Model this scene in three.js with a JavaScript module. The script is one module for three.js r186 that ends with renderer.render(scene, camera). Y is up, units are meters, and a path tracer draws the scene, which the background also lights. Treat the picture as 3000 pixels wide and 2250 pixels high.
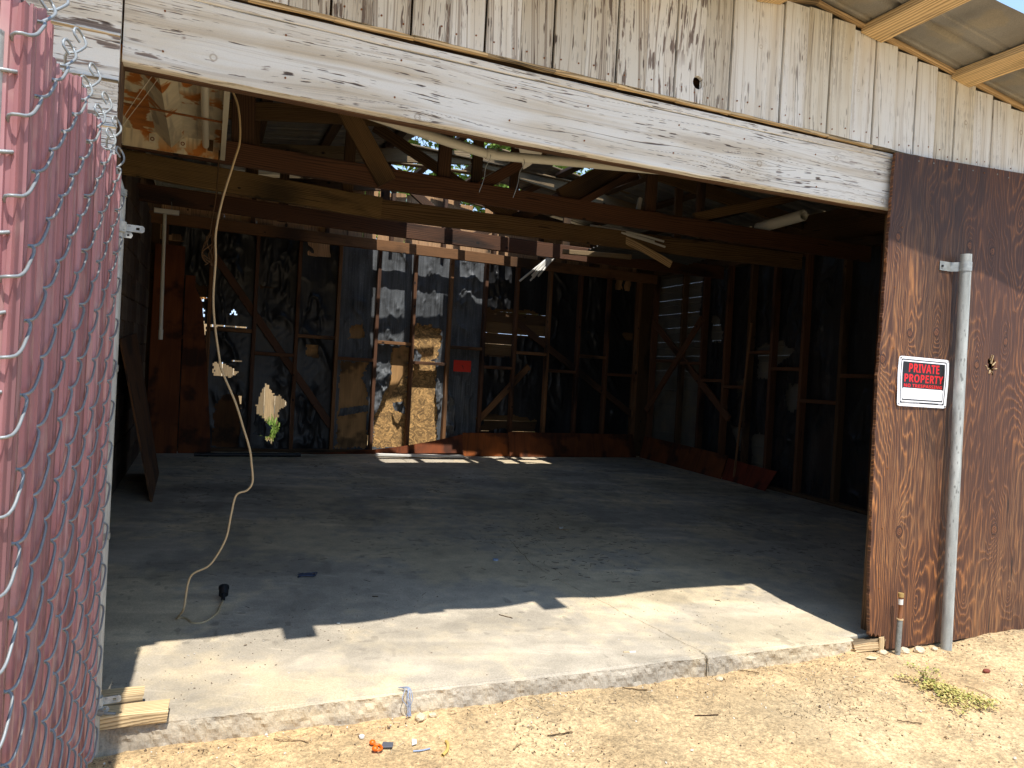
import * as THREE from 'three';
import { mergeGeometries } from 'three/addons/utils/BufferGeometryUtils.js';

// ---------------------------------------------------------------- camera, sky, sun, exposure
const V = (x, y, z) => new THREE.Vector3(x, y, z);
const scene = new THREE.Scene();
const camera = new THREE.PerspectiveCamera(55.68, 4 / 3, 0.05, 900);
{
  const yaw = THREE.MathUtils.degToRad(22.69), pitch = THREE.MathUtils.degToRad(-0.52), roll = THREE.MathUtils.degToRad(3.13);
  const f = V(Math.sin(yaw) * Math.cos(pitch), Math.sin(pitch), -Math.cos(yaw) * Math.cos(pitch));
  const r = V(Math.cos(yaw), 0, Math.sin(yaw)), u = V(0, 0, 0).crossVectors(r, f);
  const r2 = r.clone().multiplyScalar(Math.cos(roll)).addScaledVector(u, Math.sin(roll));
  const u2 = r.clone().multiplyScalar(-Math.sin(roll)).addScaledVector(u, Math.cos(roll));
  camera.quaternion.setFromRotationMatrix(new THREE.Matrix4().makeBasis(r2, u2, f.clone().negate()));
  camera.position.set(0.30, 1.20, 2.65);
}
const renderer = new THREE.WebGLRenderer({ antialias: true });
renderer.toneMapping = THREE.LinearToneMapping;
renderer.toneMappingExposure = 1.38;
renderer.shadowMap.enabled = true;

const SUN = V(-0.08, 2.2, 1.0).normalize();
{ // clear daytime sky: pale at the horizon, blue overhead, the same all round but for the glow about the sun
  const w = 256, h = 128, d = new Float32Array(w * h * 4);
  for (let j = 0; j < h; j++) for (let i = 0; i < w; i++) {
    const el = ((j + 0.5) / h - 0.5) * Math.PI, az = ((i + 0.5) / w - 0.5) * 2 * Math.PI, y = Math.sin(el), c = Math.cos(el);
    const t = Math.pow(Math.max(0, 1 - Math.max(0, y)), 2.2), dot = Math.max(0, c * Math.cos(az) * SUN.x + y * SUN.y + c * Math.sin(az) * SUN.z), glow = 0.5 * Math.pow(dot, 14);
    const k = (j * w + i) * 4; d[k] = 0.24 + 0.46 * t + glow; d[k + 1] = 0.46 + 0.44 * t + glow * 0.97; d[k + 2] = 0.86 + 0.30 * t + glow * 0.92; d[k + 3] = 1;
  }
  const t = new THREE.DataTexture(d, w, h, THREE.RGBAFormat, THREE.FloatType); t.mapping = THREE.EquirectangularReflectionMapping; t.magFilter = t.minFilter = THREE.LinearFilter; t.needsUpdate = true;
  scene.background = t; scene.environment = t;
}
const sun = new THREE.DirectionalLight(new THREE.Color(1.0, 0.965, 0.91), 4.6);
sun.name = 'sun_light';
sun.position.copy(SUN).multiplyScalar(30).add(V(3, 0, -3)); sun.target.position.set(3, 0, -3);
sun.castShadow = true; sun.shadow.mapSize.set(4096, 4096);
Object.assign(sun.shadow.camera, { left: -10, right: 10, top: 12, bottom: -12, near: 1, far: 60 });
scene.add(sun, sun.target);

// ---------------------------------------------------------------- helpers
function mulberry(a) { return () => { a = (a + 0x6d2b79f5) | 0; let t = Math.imul(a ^ (a >>> 15), 1 | a); t = (t + Math.imul(t ^ (t >>> 7), 61 | t)) ^ t; return ((t ^ (t >>> 14)) >>> 0) / 4294967296; }; }
const rnd = mulberry(20417);
const R = (a, b) => a + (b - a) * rnd();
const clamp = (x, a = 0, b = 1) => (x < a ? a : x > b ? b : x);
const mix = (a, b, t) => a + (b - a) * t;
const sst = (a, b, x) => { const t = clamp((x - a) / (b - a)); return t * t * (3 - 2 * t); };
const PT = new Float32Array(65536); { const q = mulberry(7); for (let i = 0; i < 65536; i++) PT[i] = q(); }
const hsh = (ix, iy) => PT[(Math.imul(ix, 374761) ^ Math.imul(iy, 668265263) ^ (Math.imul(ix + iy * 57, 1274126177) >>> 13)) & 65535];
function vn(x, y) {
  const ix = Math.floor(x), iy = Math.floor(y); let fx = x - ix, fy = y - iy;
  fx = fx * fx * (3 - 2 * fx); fy = fy * fy * (3 - 2 * fy);
  const a = hsh(ix, iy), b = hsh(ix + 1, iy), c = hsh(ix, iy + 1), d = hsh(ix + 1, iy + 1);
  return a + (b - a) * fx + (c - a + (a - b - c + d) * fx) * fy;
}
function fbm(x, y, o = 4) { let s = 0, a = 0.5, n = 0; for (let i = 0; i < o; i++) { s += a * vn(x, y); n += a; a *= 0.5; x = x * 2.03 + 17.3; y = y * 2.01 + 9.1; } return s / n; }
// texture maker: fn(u metres, v metres) -> [r,g,b, height] with sRGB 0..255 colours and height 0..1
function makeTex(w, h, wm, hm, fn0, bump = true, tile = 0.1) {
  const lerp4 = (a, b, t) => a.map((q, i) => q + (b[i] - q) * t);
  const fu = (u, v) => { const t = (u / wm - (1 - tile)) / tile; return tile && t > 0 ? lerp4(fn0(u, v), fn0(u - wm, v), t) : fn0(u, v); };
  const fn = (u, v) => { const t = (v / hm - (1 - tile)) / tile; return tile && t > 0 ? lerp4(fu(u, v), fu(u, v - hm), t) : fu(u, v); };
  const d = new Uint8Array(w * h * 4), b = bump ? new Uint8Array(w * h * 4) : null;
  for (let j = 0; j < h; j++) for (let i = 0; i < w; i++) {
    const c = fn((i + 0.5) / w * wm, (j + 0.5) / h * hm), k = (j * w + i) * 4;
    d[k] = clamp(c[0], 0, 255); d[k + 1] = clamp(c[1], 0, 255); d[k + 2] = clamp(c[2], 0, 255); d[k + 3] = 255;
    if (b) { b[k] = b[k + 1] = b[k + 2] = clamp(c[3] * 255, 0, 255); b[k + 3] = 255; }
  }
  const mk = (arr, srgb) => {
    const t = new THREE.DataTexture(arr, w, h, THREE.RGBAFormat); t.wrapS = t.wrapT = THREE.RepeatWrapping;
    t.magFilter = THREE.LinearFilter; t.minFilter = THREE.LinearFilter; if (srgb) t.colorSpace = THREE.SRGBColorSpace;
    t.repeat.set(1 / wm, 1 / hm); t.needsUpdate = true; return t;
  };
  return { map: mk(d, true), bump: b ? mk(b, false) : null };
}
function mat(o) { const m = new THREE.MeshStandardMaterial({ roughness: 0.85, metalness: 0, ...o }); return m; }
function texMat(t, bumpScale, o = {}) { return mat({ map: t.map, ...(t.bump && bumpScale ? { bumpMap: t.bump, bumpScale } : {}), ...o }); }
const names = new Map();
function numbered(n) { const k = names.get(n) || 0; names.set(n, k + 1); return k ? n + '_' + String(k).padStart(3, '0') : n; }
function finish(m) { m.castShadow = true; m.receiveShadow = true; return m; }
function thing(name, label, category, group) { const g = new THREE.Group(); g.name = numbered(name); g.userData = { label, category }; if (group) g.userData.group = group; scene.add(g); return g; }
function part(name, geo, material, parent, label) { const m = finish(new THREE.Mesh(geo, material)); m.name = name; if (label) m.userData.label = label; parent.add(m); return m; }
function solo(name, geo, material, label, category, group) { const m = finish(new THREE.Mesh(geo, material)); m.name = numbered(name); m.userData = { label, category }; if (group) m.userData.group = group; scene.add(m); return m; }
function struct(name, geo, material) { const m = finish(new THREE.Mesh(geo, material)); m.name = numbered(name); m.userData = { kind: 'structure' }; scene.add(m); return m; }

// triangle soup builder with per-face uv in metres
class Soup {
  constructor() { this.p = []; this.t = []; }
  tri(a, b, c, ua, ub, uc) { this.p.push(a.x, a.y, a.z, b.x, b.y, b.z, c.x, c.y, c.z); this.t.push(ua[0], ua[1], ub[0], ub[1], uc[0], uc[1]); }
  quad(a, b, c, d, ua, ub, uc, ud) { this.tri(a, b, c, ua, ub, uc); this.tri(a, c, d, ua, uc, ud); }
  geo(smooth) { const g = new THREE.BufferGeometry(); g.setAttribute('position', new THREE.Float32BufferAttribute(this.p, 3)); g.setAttribute('uv', new THREE.Float32BufferAttribute(this.t, 2)); g.computeVertexNormals(); return g; }
}
// sawn board along +x from 0 to L, chamfered, optionally bent/worn; grain (u) runs along the length
function plankGeo(L, H, T, o = {}) {
  const c = Math.min(o.c ?? 0.004, H * 0.3, T * 0.3), n = o.n || 1, uo = o.uo ?? R(0, 9), vo = o.vo ?? R(0, 9), warp = o.warp, rag = o.rag || 0, S = new Soup();
  const h = H / 2, t = T / 2, sec = [[h - c, t], [h, t - c], [h, -t + c], [h - c, -t], [-h + c, -t], [-h, -t + c], [-h, t - c], [-h + c, t]];
  const cum = [0]; for (let k = 0; k < 8; k++) { const a = sec[k], b = sec[(k + 1) % 8]; cum.push(cum[k] + Math.hypot(a[0] - b[0], a[1] - b[1])); }
  const rings = [], s0 = R(0, 99);
  for (let i = 0; i <= n; i++) {
    const x = L * i / n, w = warp ? warp(x) : [0, 0], e = (i === 0 || i === n) ? 1 : 0;
    rings.push(sec.map(([y, z], k) => V(x + (e && o.ragEnd ? (vn(k * 1.7 + s0, i) - 0.5) * o.ragEnd : 0), y + w[0] + (rag ? (vn(x * 9 + s0, k * 3.1) - 0.5) * rag : 0), z + w[1] + (rag ? (vn(x * 7 + s0 + 40, k * 2.3) - 0.5) * rag * 0.6 : 0))));
  }
  for (let i = 0; i < n; i++) for (let k = 0; k < 8; k++) {
    const k2 = (k + 1) % 8, a = rings[i][k], b = rings[i][k2], d = rings[i + 1][k2], e = rings[i + 1][k];
    const u0 = L * i / n + uo, u1 = L * (i + 1) / n + uo, v0 = cum[k] + vo, v1 = cum[k + 1] + vo;
    S.quad(a, e, d, b, [u0, v0], [u1, v0], [u1, v1], [u0, v1]);
  }
  for (const [ring, flip] of [[rings[0], 1], [rings[n], 0]]) for (let k = 1; k < 7; k++) {
    const q = [ring[0], ring[k], ring[k + 1]]; if (!flip) q.reverse();
    const uv = q.map((p) => [uo + 0.3 + p.z * 0.25, vo + p.y]); S.tri(q[0], q[1], q[2], ...uv);
  }
  // winding: make outward
  return S.geo();
}
// board between two points; up = direction of its height
function aim(m, P0, P1, up) {
  const X = P1.clone().sub(P0).normalize(), Z = V(0, 0, 0).crossVectors(X, up).normalize(), Y = V(0, 0, 0).crossVectors(Z, X);
  m.position.copy(P0); m.quaternion.setFromRotationMatrix(new THREE.Matrix4().makeBasis(X, Y, Z)); return m;
}
const UP = V(0, 1, 0), ZP = V(0, 0, 1);
function board(name, P0, P1, H, T, material, parent, o = {}, up = UP, label) {
  const g = plankGeo(P0.distanceTo(P1), H, T, o), m = part(name, g, material, parent, label); return aim(m, P0, P1, up);
}
function soloBoard(name, P0, P1, H, T, material, label, category, o = {}, up = UP, group) {
  const g = plankGeo(P0.distanceTo(P1), H, T, o), m = solo(name, g, material, label, category, group); return aim(m, P0, P1, up);
}
// tube through points (arrays or vectors)
function tubeGeo(pts, r, seg, rad = 6, closed = false, tension = 0.5) {
  const c = new THREE.CatmullRomCurve3(pts.map((p) => (p.isVector3 ? p : V(...p))), closed, 'catmullrom', tension);
  return new THREE.TubeGeometry(c, seg || pts.length * 6, r, rad, closed);
}
function pipeGeo(P0, P1, r, rad = 20, hollow = 0) {
  const d = P1.clone().sub(P0), L = d.length(), q = new THREE.Quaternion().setFromUnitVectors(UP, d.normalize());
  let g;
  if (hollow) g = new THREE.LatheGeometry([[hollow, 0], [r, 0], [r, L], [hollow, L], [hollow, 0]].map(([a, b]) => new THREE.Vector2(a, b)), rad);
  else { g = new THREE.CylinderGeometry(r, r, L, rad, 1); g.translate(0, L / 2, 0); }
  const uv = g.attributes.uv; for (let i = 0; i < uv.count; i++) uv.setXY(i, uv.getX(i) * r * 6.283, uv.getY(i) * L);
  g.applyQuaternion(q); g.translate(P0.x, P0.y, P0.z); return g;
}
function boxGeo(w, h, d, x = 0, y = 0, z = 0) { const g = new THREE.BoxGeometry(w, h, d); g.translate(x, y, z); return g; }
const noUV = (gs) => mergeGeometries(gs.map((g) => { const q = g.index ? g.toNonIndexed() : g; for (const k of Object.keys(q.attributes)) if (!['position', 'normal', 'uv'].includes(k)) q.deleteAttribute(k); return q; }));
// outline in xy extruded along z, centred on z = 0, uv in metres
function slabGeo(pts, depth, holes = [], bevel = 0) {
  const s = new THREE.Shape(pts.map(([x, y]) => new THREE.Vector2(x, y)));
  for (const h of holes) s.holes.push(new THREE.Path(h.map(([x, y]) => new THREE.Vector2(x, y))));
  const g = new THREE.ExtrudeGeometry(s, { depth, bevelEnabled: bevel > 0, bevelSize: bevel, bevelThickness: bevel, bevelSegments: 1, curveSegments: 8 });
  g.translate(0, 0, -depth / 2); return g;
}
const inPoly = (x, y, P) => { let c = false; for (let i = 0, j = P.length - 1; i < P.length; j = i++) { const [a, b] = P[i], [d, e] = P[j]; if ((b > y) !== (e > y) && x < (d - a) * (y - b) / (e - b) + a) c = !c; } return c; };

// building datum: everything inside rises a little towards the back
const RISE = 0.025;
const fl = (z) => (z < 0 ? -RISE * z : 0);
const roofY = (x, z) => 3.50 - 0.135 * Math.abs(x - 2.8) - RISE * z;
const eaveY = (x) => 3.016 - 0.136 * Math.abs(x - 2.83);

// ---------------------------------------------------------------- textures
function grainField(u, v, s) { // stretched wood grain 0..1 along u
  const w = fbm(u * 0.7 + s, v * 5 + s, 3) * 0.09 + fbm(u * 2.2 + s, v * 14, 2) * 0.012;
  return (v + w);
}
function paintTex(w, h, wm, hm, s, o) {
  const knots = []; const q = mulberry(s * 77 + 5);
  for (let i = 0; i < (o.knots ?? 5); i++) knots.push([q() * wm, q() * hm, 0.008 + q() * 0.012]);
  return makeTex(w, h, wm, hm, (u, v) => {
    let kv = 0, kn = 0;
    for (const [a, b, r] of knots) { const dx = (u - a) * 0.35, dy = v - b, d = Math.hypot(dx, dy); kv += Math.exp(-d / (r * 2)) * r * 1.6 * (dy < 0 ? -1 : 1); if (Math.hypot(u - a, dy) < r) kn = Math.max(kn, 1 - Math.hypot(u - a, dy) / r); }
    const g = grainField(u, v - kv, s);
    const fine = vn(u * 2.5 + s, g * 420), mid = vn(u * 1.1 + s * 3, g * 110), wide = fbm(u * 0.9 + s, g * 22, 3);
    const blot = fbm(u * 3 + s * 9, v * 9, 4);
    let r = 228, gg = 227, b = 221;
    const tan = clamp(sst(0.45, 0.75, wide * 0.6 + blot * 0.4) * o.tan + sst(0.62, 0.9, mid) * 0.35 * o.tan);
    r = mix(r, 194, tan); gg = mix(gg, 180, tan); b = mix(b, 156, tan);
    const worn = clamp(sst(0.56, 0.78, mid * 0.5 + fine * 0.5) * o.gray);
    r = mix(r, 158, worn); gg = mix(gg, 148, worn); b = mix(b, 138, worn);
    // drying cracks: thin dark dashes along the grain
    const ck = vn(u * 17 + s * 2, g * 430), seg = fbm(u * 5 + s * 5, g * 40, 3), ck2 = Math.abs(vn(u * 0.8 + s, g * 60) - 0.5);
    const crack = Math.max(sst(0.78, 0.90, ck) * sst(0.46, 0.60, seg) * o.crack * 0.85, sst(0.016, 0.004, ck2) * sst(0.42, 0.62, vn(u * 1.5 + s, v * 6 + s)) * o.crack * 0.8);
    // flaked paint shows grey brown wood
    const fk = fbm(u * 11 + s * 4, g * 95 + s, 4), fz = fbm(u * 1.6 + s * 6, v * 5 + s, 3);
    const flake = sst(0.62 - o.flake * 0.16, 0.66 - o.flake * 0.16, fk * 0.62 + fz * 0.38 + 0.03);
    let hgt = 0.6 + 0.18 * (mid - 0.5) + 0.12 * (fine - 0.5) + kn * 0.12;
    const wr = 116 + 56 * (fine - 0.5), wg = 102 + 50 * (fine - 0.5), wb = 94 + 46 * (fine - 0.5);
    r = mix(r, wr, flake * 0.9); gg = mix(gg, wg, flake * 0.9); b = mix(b, wb, flake * 0.9); hgt -= flake * 0.18;
    r = mix(r, 62, crack); gg = mix(gg, 50, crack); b = mix(b, 44, crack); hgt -= crack * 0.4;
    const edge = sst(0.25, 0.05, Math.abs(kn - 0.35)) * (kn > 0 ? 1 : 0); r = mix(r, 150, edge * 0.5); gg = mix(gg, 135, edge * 0.5); b = mix(b, 115, edge * 0.5);
    const n = (hsh((u * 3000) | 0, (v * 3000) | 0) - 0.5) * 9;
    return [r + n, gg + n, b + n, clamp(hgt)];
  });
}
const tPaint = paintTex(2048, 512, 3.5, 0.62, 3, { tan: 0.62, gray: 0.26, crack: 1, flake: -0.80, knots: 9 });
const tPlank = paintTex(1536, 1024, 1.5, 1.0, 8, { tan: 0.30, gray: 0.80, crack: 0.9, flake: -0.24, knots: 6 });
const tPlankClean = paintTex(1024, 1024, 1.0, 1.0, 21, { tan: 0.42, gray: 0.42, crack: 0.55, flake: -0.55, knots: 7 });
const tLap = paintTex(1024, 512, 1.2, 0.6, 14, { tan: 0.45, gray: 0.4, crack: 1, flake: 0.02, knots: 3 });

// bare sawn lumber, light; tinted by the material colour
const tLumber = (() => {
  const q = mulberry(51), knots = []; for (let i = 0; i < 14; i++) knots.push([q() * 3, q() * 0.75, 0.008 + q() * 0.014]);
  return makeTex(1536, 512, 3, 0.75, (u, v) => {
    let kv = 0, kn = 0;
    for (const [a, b, r] of knots) { const dx = (u - a) * 0.35, dy = v - b, d = Math.hypot(dx, dy); kv += Math.exp(-d / (r * 2.2)) * r * 2.2 * (dy < 0 ? -1 : 1); const e = Math.hypot((u - a) * 0.7, dy); if (e < r) kn = Math.max(kn, 1 - e / r); }
    const g = grainField(u, v - kv, 31), ring = g * 70 + fbm(u * 0.5, v * 3, 2) * 3, fr = ring - Math.floor(ring);
    const late = sst(0.35, 0.95, fr) * (1 - sst(0.95, 1, fr)), fine = vn(u * 4, g * 500), blot = fbm(u * 1.6 + 4, v * 7, 4), stain = sst(0.58, 0.72, fbm(u * 1.1 + 60, v * 4 + 3, 4));
    let k = 1 - 0.30 * late - 0.18 * (fine - 0.5) - 0.25 * (blot - 0.5) - 0.38 * stain;
    k *= 1 - 0.6 * sst(0, 0.4, kn);
    const ck = sst(0.84, 0.94, vn(u * 3 + 9, g * 260)) * sst(0.5, 0.65, vn(u * 6, g * 50)); k *= 1 - 0.6 * ck;
    return [228 * k, 206 * k * (1 - 0.05 * late), 170 * k * (1 - 0.12 * late), clamp(0.6 - 0.25 * late + 0.2 * (fine - 0.5) - 0.4 * ck)];
  });
})();
// stained construction plywood with raised cathedral grain and knots (4 x 8 ft sheet, v up)
const PLX = 3.33, PLY = -0.06;
const plyKnots = [[3.42, 2.0, 1], [3.94, 2.02, 1], [4.12, 2.01, 1], [3.54, 1.53, 1], [3.73, 1.55, 1.1], [3.365, 1.39, 1], [4.27, 1.54, 1], [4.05, 1.4, 1], [3.63, 2.22, 0.5], [4.33, 2.22, 0.6], [3.55, 0.53, 1.3], [4.27, 0.52, 1.3], [3.69, 0.16, 0.7], [4.42, 0.16, 0.7], [4.06, 0.16, 0.7], [3.62, 1.42, 0.4], [4.48, 1.1, 0.8]];
const tPly = makeTex(1024, 2048, 1.28, 2.56, (u, v) => {
  const x = u + PLX, y = v + PLY;
  let ph = fbm(x * 2.3 + 3, y * 0.55 + 8, 4) * 30 + fbm(x * 6 + 3, y * 1.4, 3) * 5.5 + fbm(x * 1.1, y * 0.3 + 20, 2) * 18 + Math.abs(vn(x * 1.7 + 5, 3) - 0.5) * 6;
  const edgey = sst(3.6, 3.35, x); ph = ph * (1 - edgey * 0.35);
  let kn = 0, kz = 0;
  for (const [a, b, s] of plyKnots) {
    const wx = (fbm(x * 14 + a * 9, y * 9, 2) - 0.5) * 0.05, dx = x - a + wx * Math.min(1, Math.abs(y - b) * 9), dy = (y - b) * 0.42, d = Math.hypot(dx, dy); if (d > 0.5) continue;
    ph += 5.5 * s * Math.exp(-d / (0.045 * s)) + 3.2 * s * Math.exp(-d / 0.13);
    const e = Math.hypot(dx * 1.05, (y - b) * 0.85) + (vn(x * 90, y * 90) - 0.5) * 0.006; const rr = 0.024 * s; if (s > 0.8 && e < rr) kn = Math.max(kn, 1 - e / rr); kz = Math.max(kz, Math.exp(-d / 0.05) * s);
  }
  ph += (fbm(x * 60, y * 9, 2) - 0.5) * 0.5 + (vn(x * 150, y * 14) - 0.5) * 0.25;
  const F = ph - Math.floor(ph);
  const ridge = Math.pow(clamp(1 - Math.abs(F - 0.5) * 2.2), 2.6), fib = vn(x * 420, y * 16), fib2 = vn(x * 170, y * 5), zone = fbm(x * 2.4 + 11, y * 0.9 + 2, 4);
  const weather = sst(0.44, 0.60, fbm(x * 2.6 + 31, y * 1.2 + 4, 5));
  // dark red-brown stain, worn to tan on the raised grain
  let r = 72, g = 43, b = 30;
  const fade = sst(0.40, 0.60, fbm(x * 1.5 + 3, y * 0.9 + 60, 3)), worn = clamp(ridge * (0.72 - 0.30 * fade) * (0.5 + zone) + 0.34 * (fib - 0.45) + 0.36 * (fib2 - 0.45) + 0.20 * (zone - 0.45));
  r = mix(r, 184, worn); g = mix(g, 120, worn); b = mix(b, 64, worn);
  const pale = clamp((0.10 + 0.75 * sst(0.46, 0.72, fib * 0.6 + fib2 * 0.4)) * weather * 0.55); r = mix(r, 142, pale); g = mix(g, 108, pale); b = mix(b, 74, pale);
  const dk = sst(0.62, 0.75, fbm(x * 1.6 + 40, y * 0.8, 4)) * 0.45; r *= 1 - dk * 0.5; g *= 1 - dk * 0.5; b *= 1 - dk * 0.45;
  const crk = sst(0.90, 0.97, vn(x * 130 + 7, y * 3.2)) * sst(0.5, 0.7, vn(x * 30, y * 4)); r *= 1 - 0.55 * crk; g *= 1 - 0.55 * crk; b *= 1 - 0.5 * crk;
  if (kn > 0) { const t = sst(0, 0.35, kn), o = sst(0.02, 0.2, kn) * (1 - sst(0.2, 0.45, kn)); const rg = 0.75 + 0.25 * Math.sin(kn * 22 + fib2 * 3); r = mix(r, (160 - 50 * fib) * rg, t); g = mix(g, (100 - 36 * fib) * rg, t); b = mix(b, 48 * rg, t); r *= 1 - o * 0.5; g *= 1 - o * 0.55; b *= 1 - o * 0.5; }
  const n = (hsh((u * 2600) | 0, (v * 2600) | 0) - 0.5) * 12;
  return [r + n, g + n * 0.8, b + n * 0.6, clamp(0.35 + 0.5 * ridge + 0.15 * (fib - 0.5) - 0.3 * crk + 0.3 * sst(0, 0.5, kn))];
}, true, 0);
tPly.map.offset.set(-PLX / 1.28, -PLY / 2.56); tPly.bump.offset.copy(tPly.map.offset);
// tan plywood (inside sheets)
const tTanPly = makeTex(512, 1024, 1.22, 2.44, (u, v) => {
  const ph = fbm(u * 2 + 3, v * 0.5, 4) * 9 + fbm(u * 7, v * 1.3, 3), F = ph - Math.floor(ph), rg = 1 - Math.abs(F - 0.5) * 2, fib = vn(u * 300, v * 8), bl = fbm(u * 3 + 8, v * 2, 4);
  const dirt = sst(0.55, 0.72, fbm(u * 4 + 30, v * 5, 4));
  const k = 0.82 + 0.14 * rg + 0.14 * (fib - 0.5) - 0.3 * (bl - 0.5) - 0.35 * dirt;
  return [196 * k, 150 * k, 96 * k, 0.5 + 0.2 * rg];
});
// oriented strand board
const tOsb = (() => {
  const w = 1024, c = document.createElement('canvas'); c.width = w; c.height = w; const x = c.getContext('2d'), q = mulberry(99);
  x.fillStyle = '#b58a55'; x.fillRect(0, 0, w, w);
  for (let i = 0; i < 5200; i++) {
    const k = 0.62 + q() * 0.5; x.save(); x.translate(q() * w, q() * w); x.rotate((q() - 0.5) * 2.4 + (q() < 0.3 ? 1.5 : 0));
    x.fillStyle = `rgb(${200 * k | 0},${158 * k | 0},${100 * k | 0})`; const L = 25 + q() * 60, H = 5 + q() * 15; x.fillRect(-L / 2, -H / 2, L, H);
    x.strokeStyle = `rgba(70,42,18,${0.15 + q() * 0.3})`; x.strokeRect(-L / 2, -H / 2, L, H); x.restore();
  }
  const t = new THREE.CanvasTexture(c); t.colorSpace = THREE.SRGBColorSpace; t.wrapS = t.wrapT = THREE.RepeatWrapping; t.repeat.set(1 / 1.2, 1 / 1.2); return t;
})();
// old troweled concrete, dusty
const tConc = makeTex(2048, 2048, 6.8, 6.8, (u, v) => {
  const a = fbm(u * 0.9 + 3, v * 0.9, 5), b = fbm(u * 3.1 + 30, v * 3.1, 4), c = fbm(u * 14, v * 14, 3), f = hsh((u * 301) | 0, (v * 301) | 0), sw = fbm(u * 1.2 + 5 + fbm(u * 2, v * 2, 2) * 2, v * 5 + 3, 4);
  let k = 0.97 + 0.16 * (a - 0.5) + 0.12 * (b - 0.5) + 0.16 * (c - 0.5) + 0.16 * (f - 0.5) + 0.16 * (sw - 0.5);
  const stain = sst(0.57, 0.70, fbm(u * 0.8 + 50, v * 1.1 + 9, 5)); k *= 1 - 0.13 * stain; const oil = sst(0.60, 0.66, fbm(u * 2.2 + 15, v * 1.6 + 44, 5)); k *= 1 - 0.08 * oil; const scr = sst(0.88, 0.96, vn(u * 5 + v * 3, v * 60 - u * 30)) * sst(0.5, 0.7, vn(u * 1.5, v * 1.5 + 8)); k *= 1 + 0.10 * scr; const smear = sst(0.55, 0.75, fbm(u * 1.1 + v * 0.5 + 90, v * 6 - u * 1.5, 4)); k *= 1 + 0.10 * smear;
  const spot = sst(0.80, 0.86, vn(u * 26, v * 26)) * sst(0.5, 0.7, vn(u * 3 + 2, v * 3)); k *= 1 - 0.14 * spot;
  const dust = sst(0.40, 0.62, fbm(u * 1.7 + 80, v * 1.7, 5) * 0.7 + c * 0.3);
  const r = mix(184, 200, dust), g = mix(172, 182, dust), bb = mix(152, 150, dust);
  return [r * k, g * k, bb * k, 0.5 + 0.5 * (c - 0.5) + 0.25 * (f - 0.5)];
});
// dry sandy dirt
const tSand = makeTex(1024, 1024, 2.6, 2.6, (u, v) => {
  const T = 2.6, bl = (fn) => fn; // layered noise, coarse to grain
  const a = fbm(u * 1.3 + 2, v * 1.3, 4), b = fbm(u * 7 + 9, v * 7, 4), c = vn(u * 60, v * 60), d = hsh((u * 394) | 0, (v * 394) | 0), e = vn(u * 150, v * 150);
  let k = 0.96 + 0.22 * (a - 0.5) + 0.26 * (b - 0.5) + 0.18 * (c - 0.5) + 0.28 * (e - 0.5) + 0.26 * (d - 0.5);
  const dark = sst(0.83, 0.92, e) * sst(0.45, 0.65, fbm(u * 5 + 40, v * 5, 3)); k *= 1 - 0.45 * dark;
  const light = sst(0.9, 0.97, c * 0.4 + d * 0.6); k *= 1 + 0.18 * light;
  const red = fbm(u * 2.3 + 70, v * 2.3, 3);
  return [186 * k, (163 - 8 * red) * k, (125 - 14 * red) * k, clamp(0.5 + 0.5 * (b - 0.5) + 0.35 * (c - 0.5) + 0.35 * (e - 0.5))];
});
// enamelled sheet metal with rust
const tRust = makeTex(512, 1024, 0.6, 1.25, (u, v) => {
  const n = fbm(u * 7 + 2, v * 5 + 4, 5), m = fbm(u * 26, v * 22, 3), s = sst(0.575, 0.63, n * 0.8 + m * 0.2), st = sst(0.5, 0.65, fbm(u * 40, v * 3, 3)) * 0.15;
  const k = 1 - 0.16 * (m - 0.5) - st; let r = 214 * k, g = 203 * k, b = 176 * k;
  r = mix(r, 150 + 50 * m, s); g = mix(g, 84 + 40 * m, s); b = mix(b, 26 + 20 * m, s); return [r, g, b, 0.5 + 0.3 * m * s];
});
const tGalv = makeTex(512, 512, 0.5, 0.5, (u, v) => {
  const c = vn(u * 90, v * 90), d = fbm(u * 14 + 3, v * 9, 4), f = hsh((u * 900) | 0, (v * 900) | 0), pit = sst(0.78, 0.9, vn(u * 160, v * 160)) * sst(0.45, 0.6, d);
  const k = 0.86 + 0.14 * (c - 0.5) + 0.3 * (d - 0.5) + 0.08 * (f - 0.5) - 0.25 * pit; return [206 * k, 209 * k, 206 * k, 0.5 + 0.3 * (c - 0.5) - 0.3 * pit];
});
const tMetal = makeTex(512, 512, 1.1, 1.1, (u, v) => {
  const c = fbm(u * 9, v * 3, 4), d = hsh((u * 460) | 0, (v * 460) | 0), e = sst(0.6, 0.72, fbm(u * 5 + 9, v * 5, 4)), k = 0.9 + 0.3 * (c - 0.5) + 0.14 * (d - 0.5);
  return [mix(148, 158, e) * k, mix(145, 150, e) * k, mix(138, 134, e) * k, 0.5];
}, false);
const tSlat = makeTex(512, 1024, 0.5, 2.0, (u, v) => {
  const st = vn(u * 160, v * 2), fade = fbm(u * 9 + 4, v * 2.2, 4), dust = sst(0.52, 0.72, fbm(u * 26 + 9, v * 12, 4)), run = sst(0.62, 0.8, vn(u * 90 + 3, v * 1.2 + 7)), k = 0.94 + 0.16 * (st - 0.5) - 0.14 * run;
  let r = mix(164, 200, fade) * k, g = mix(106, 158, fade) * k, b = mix(108, 160, fade) * k; r = mix(r, 196, dust * 0.4); g = mix(g, 172, dust * 0.4); b = mix(b, 160, dust * 0.4); return [r, g, b, 0.5 + 0.4 * (st - 0.5)];
});
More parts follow.
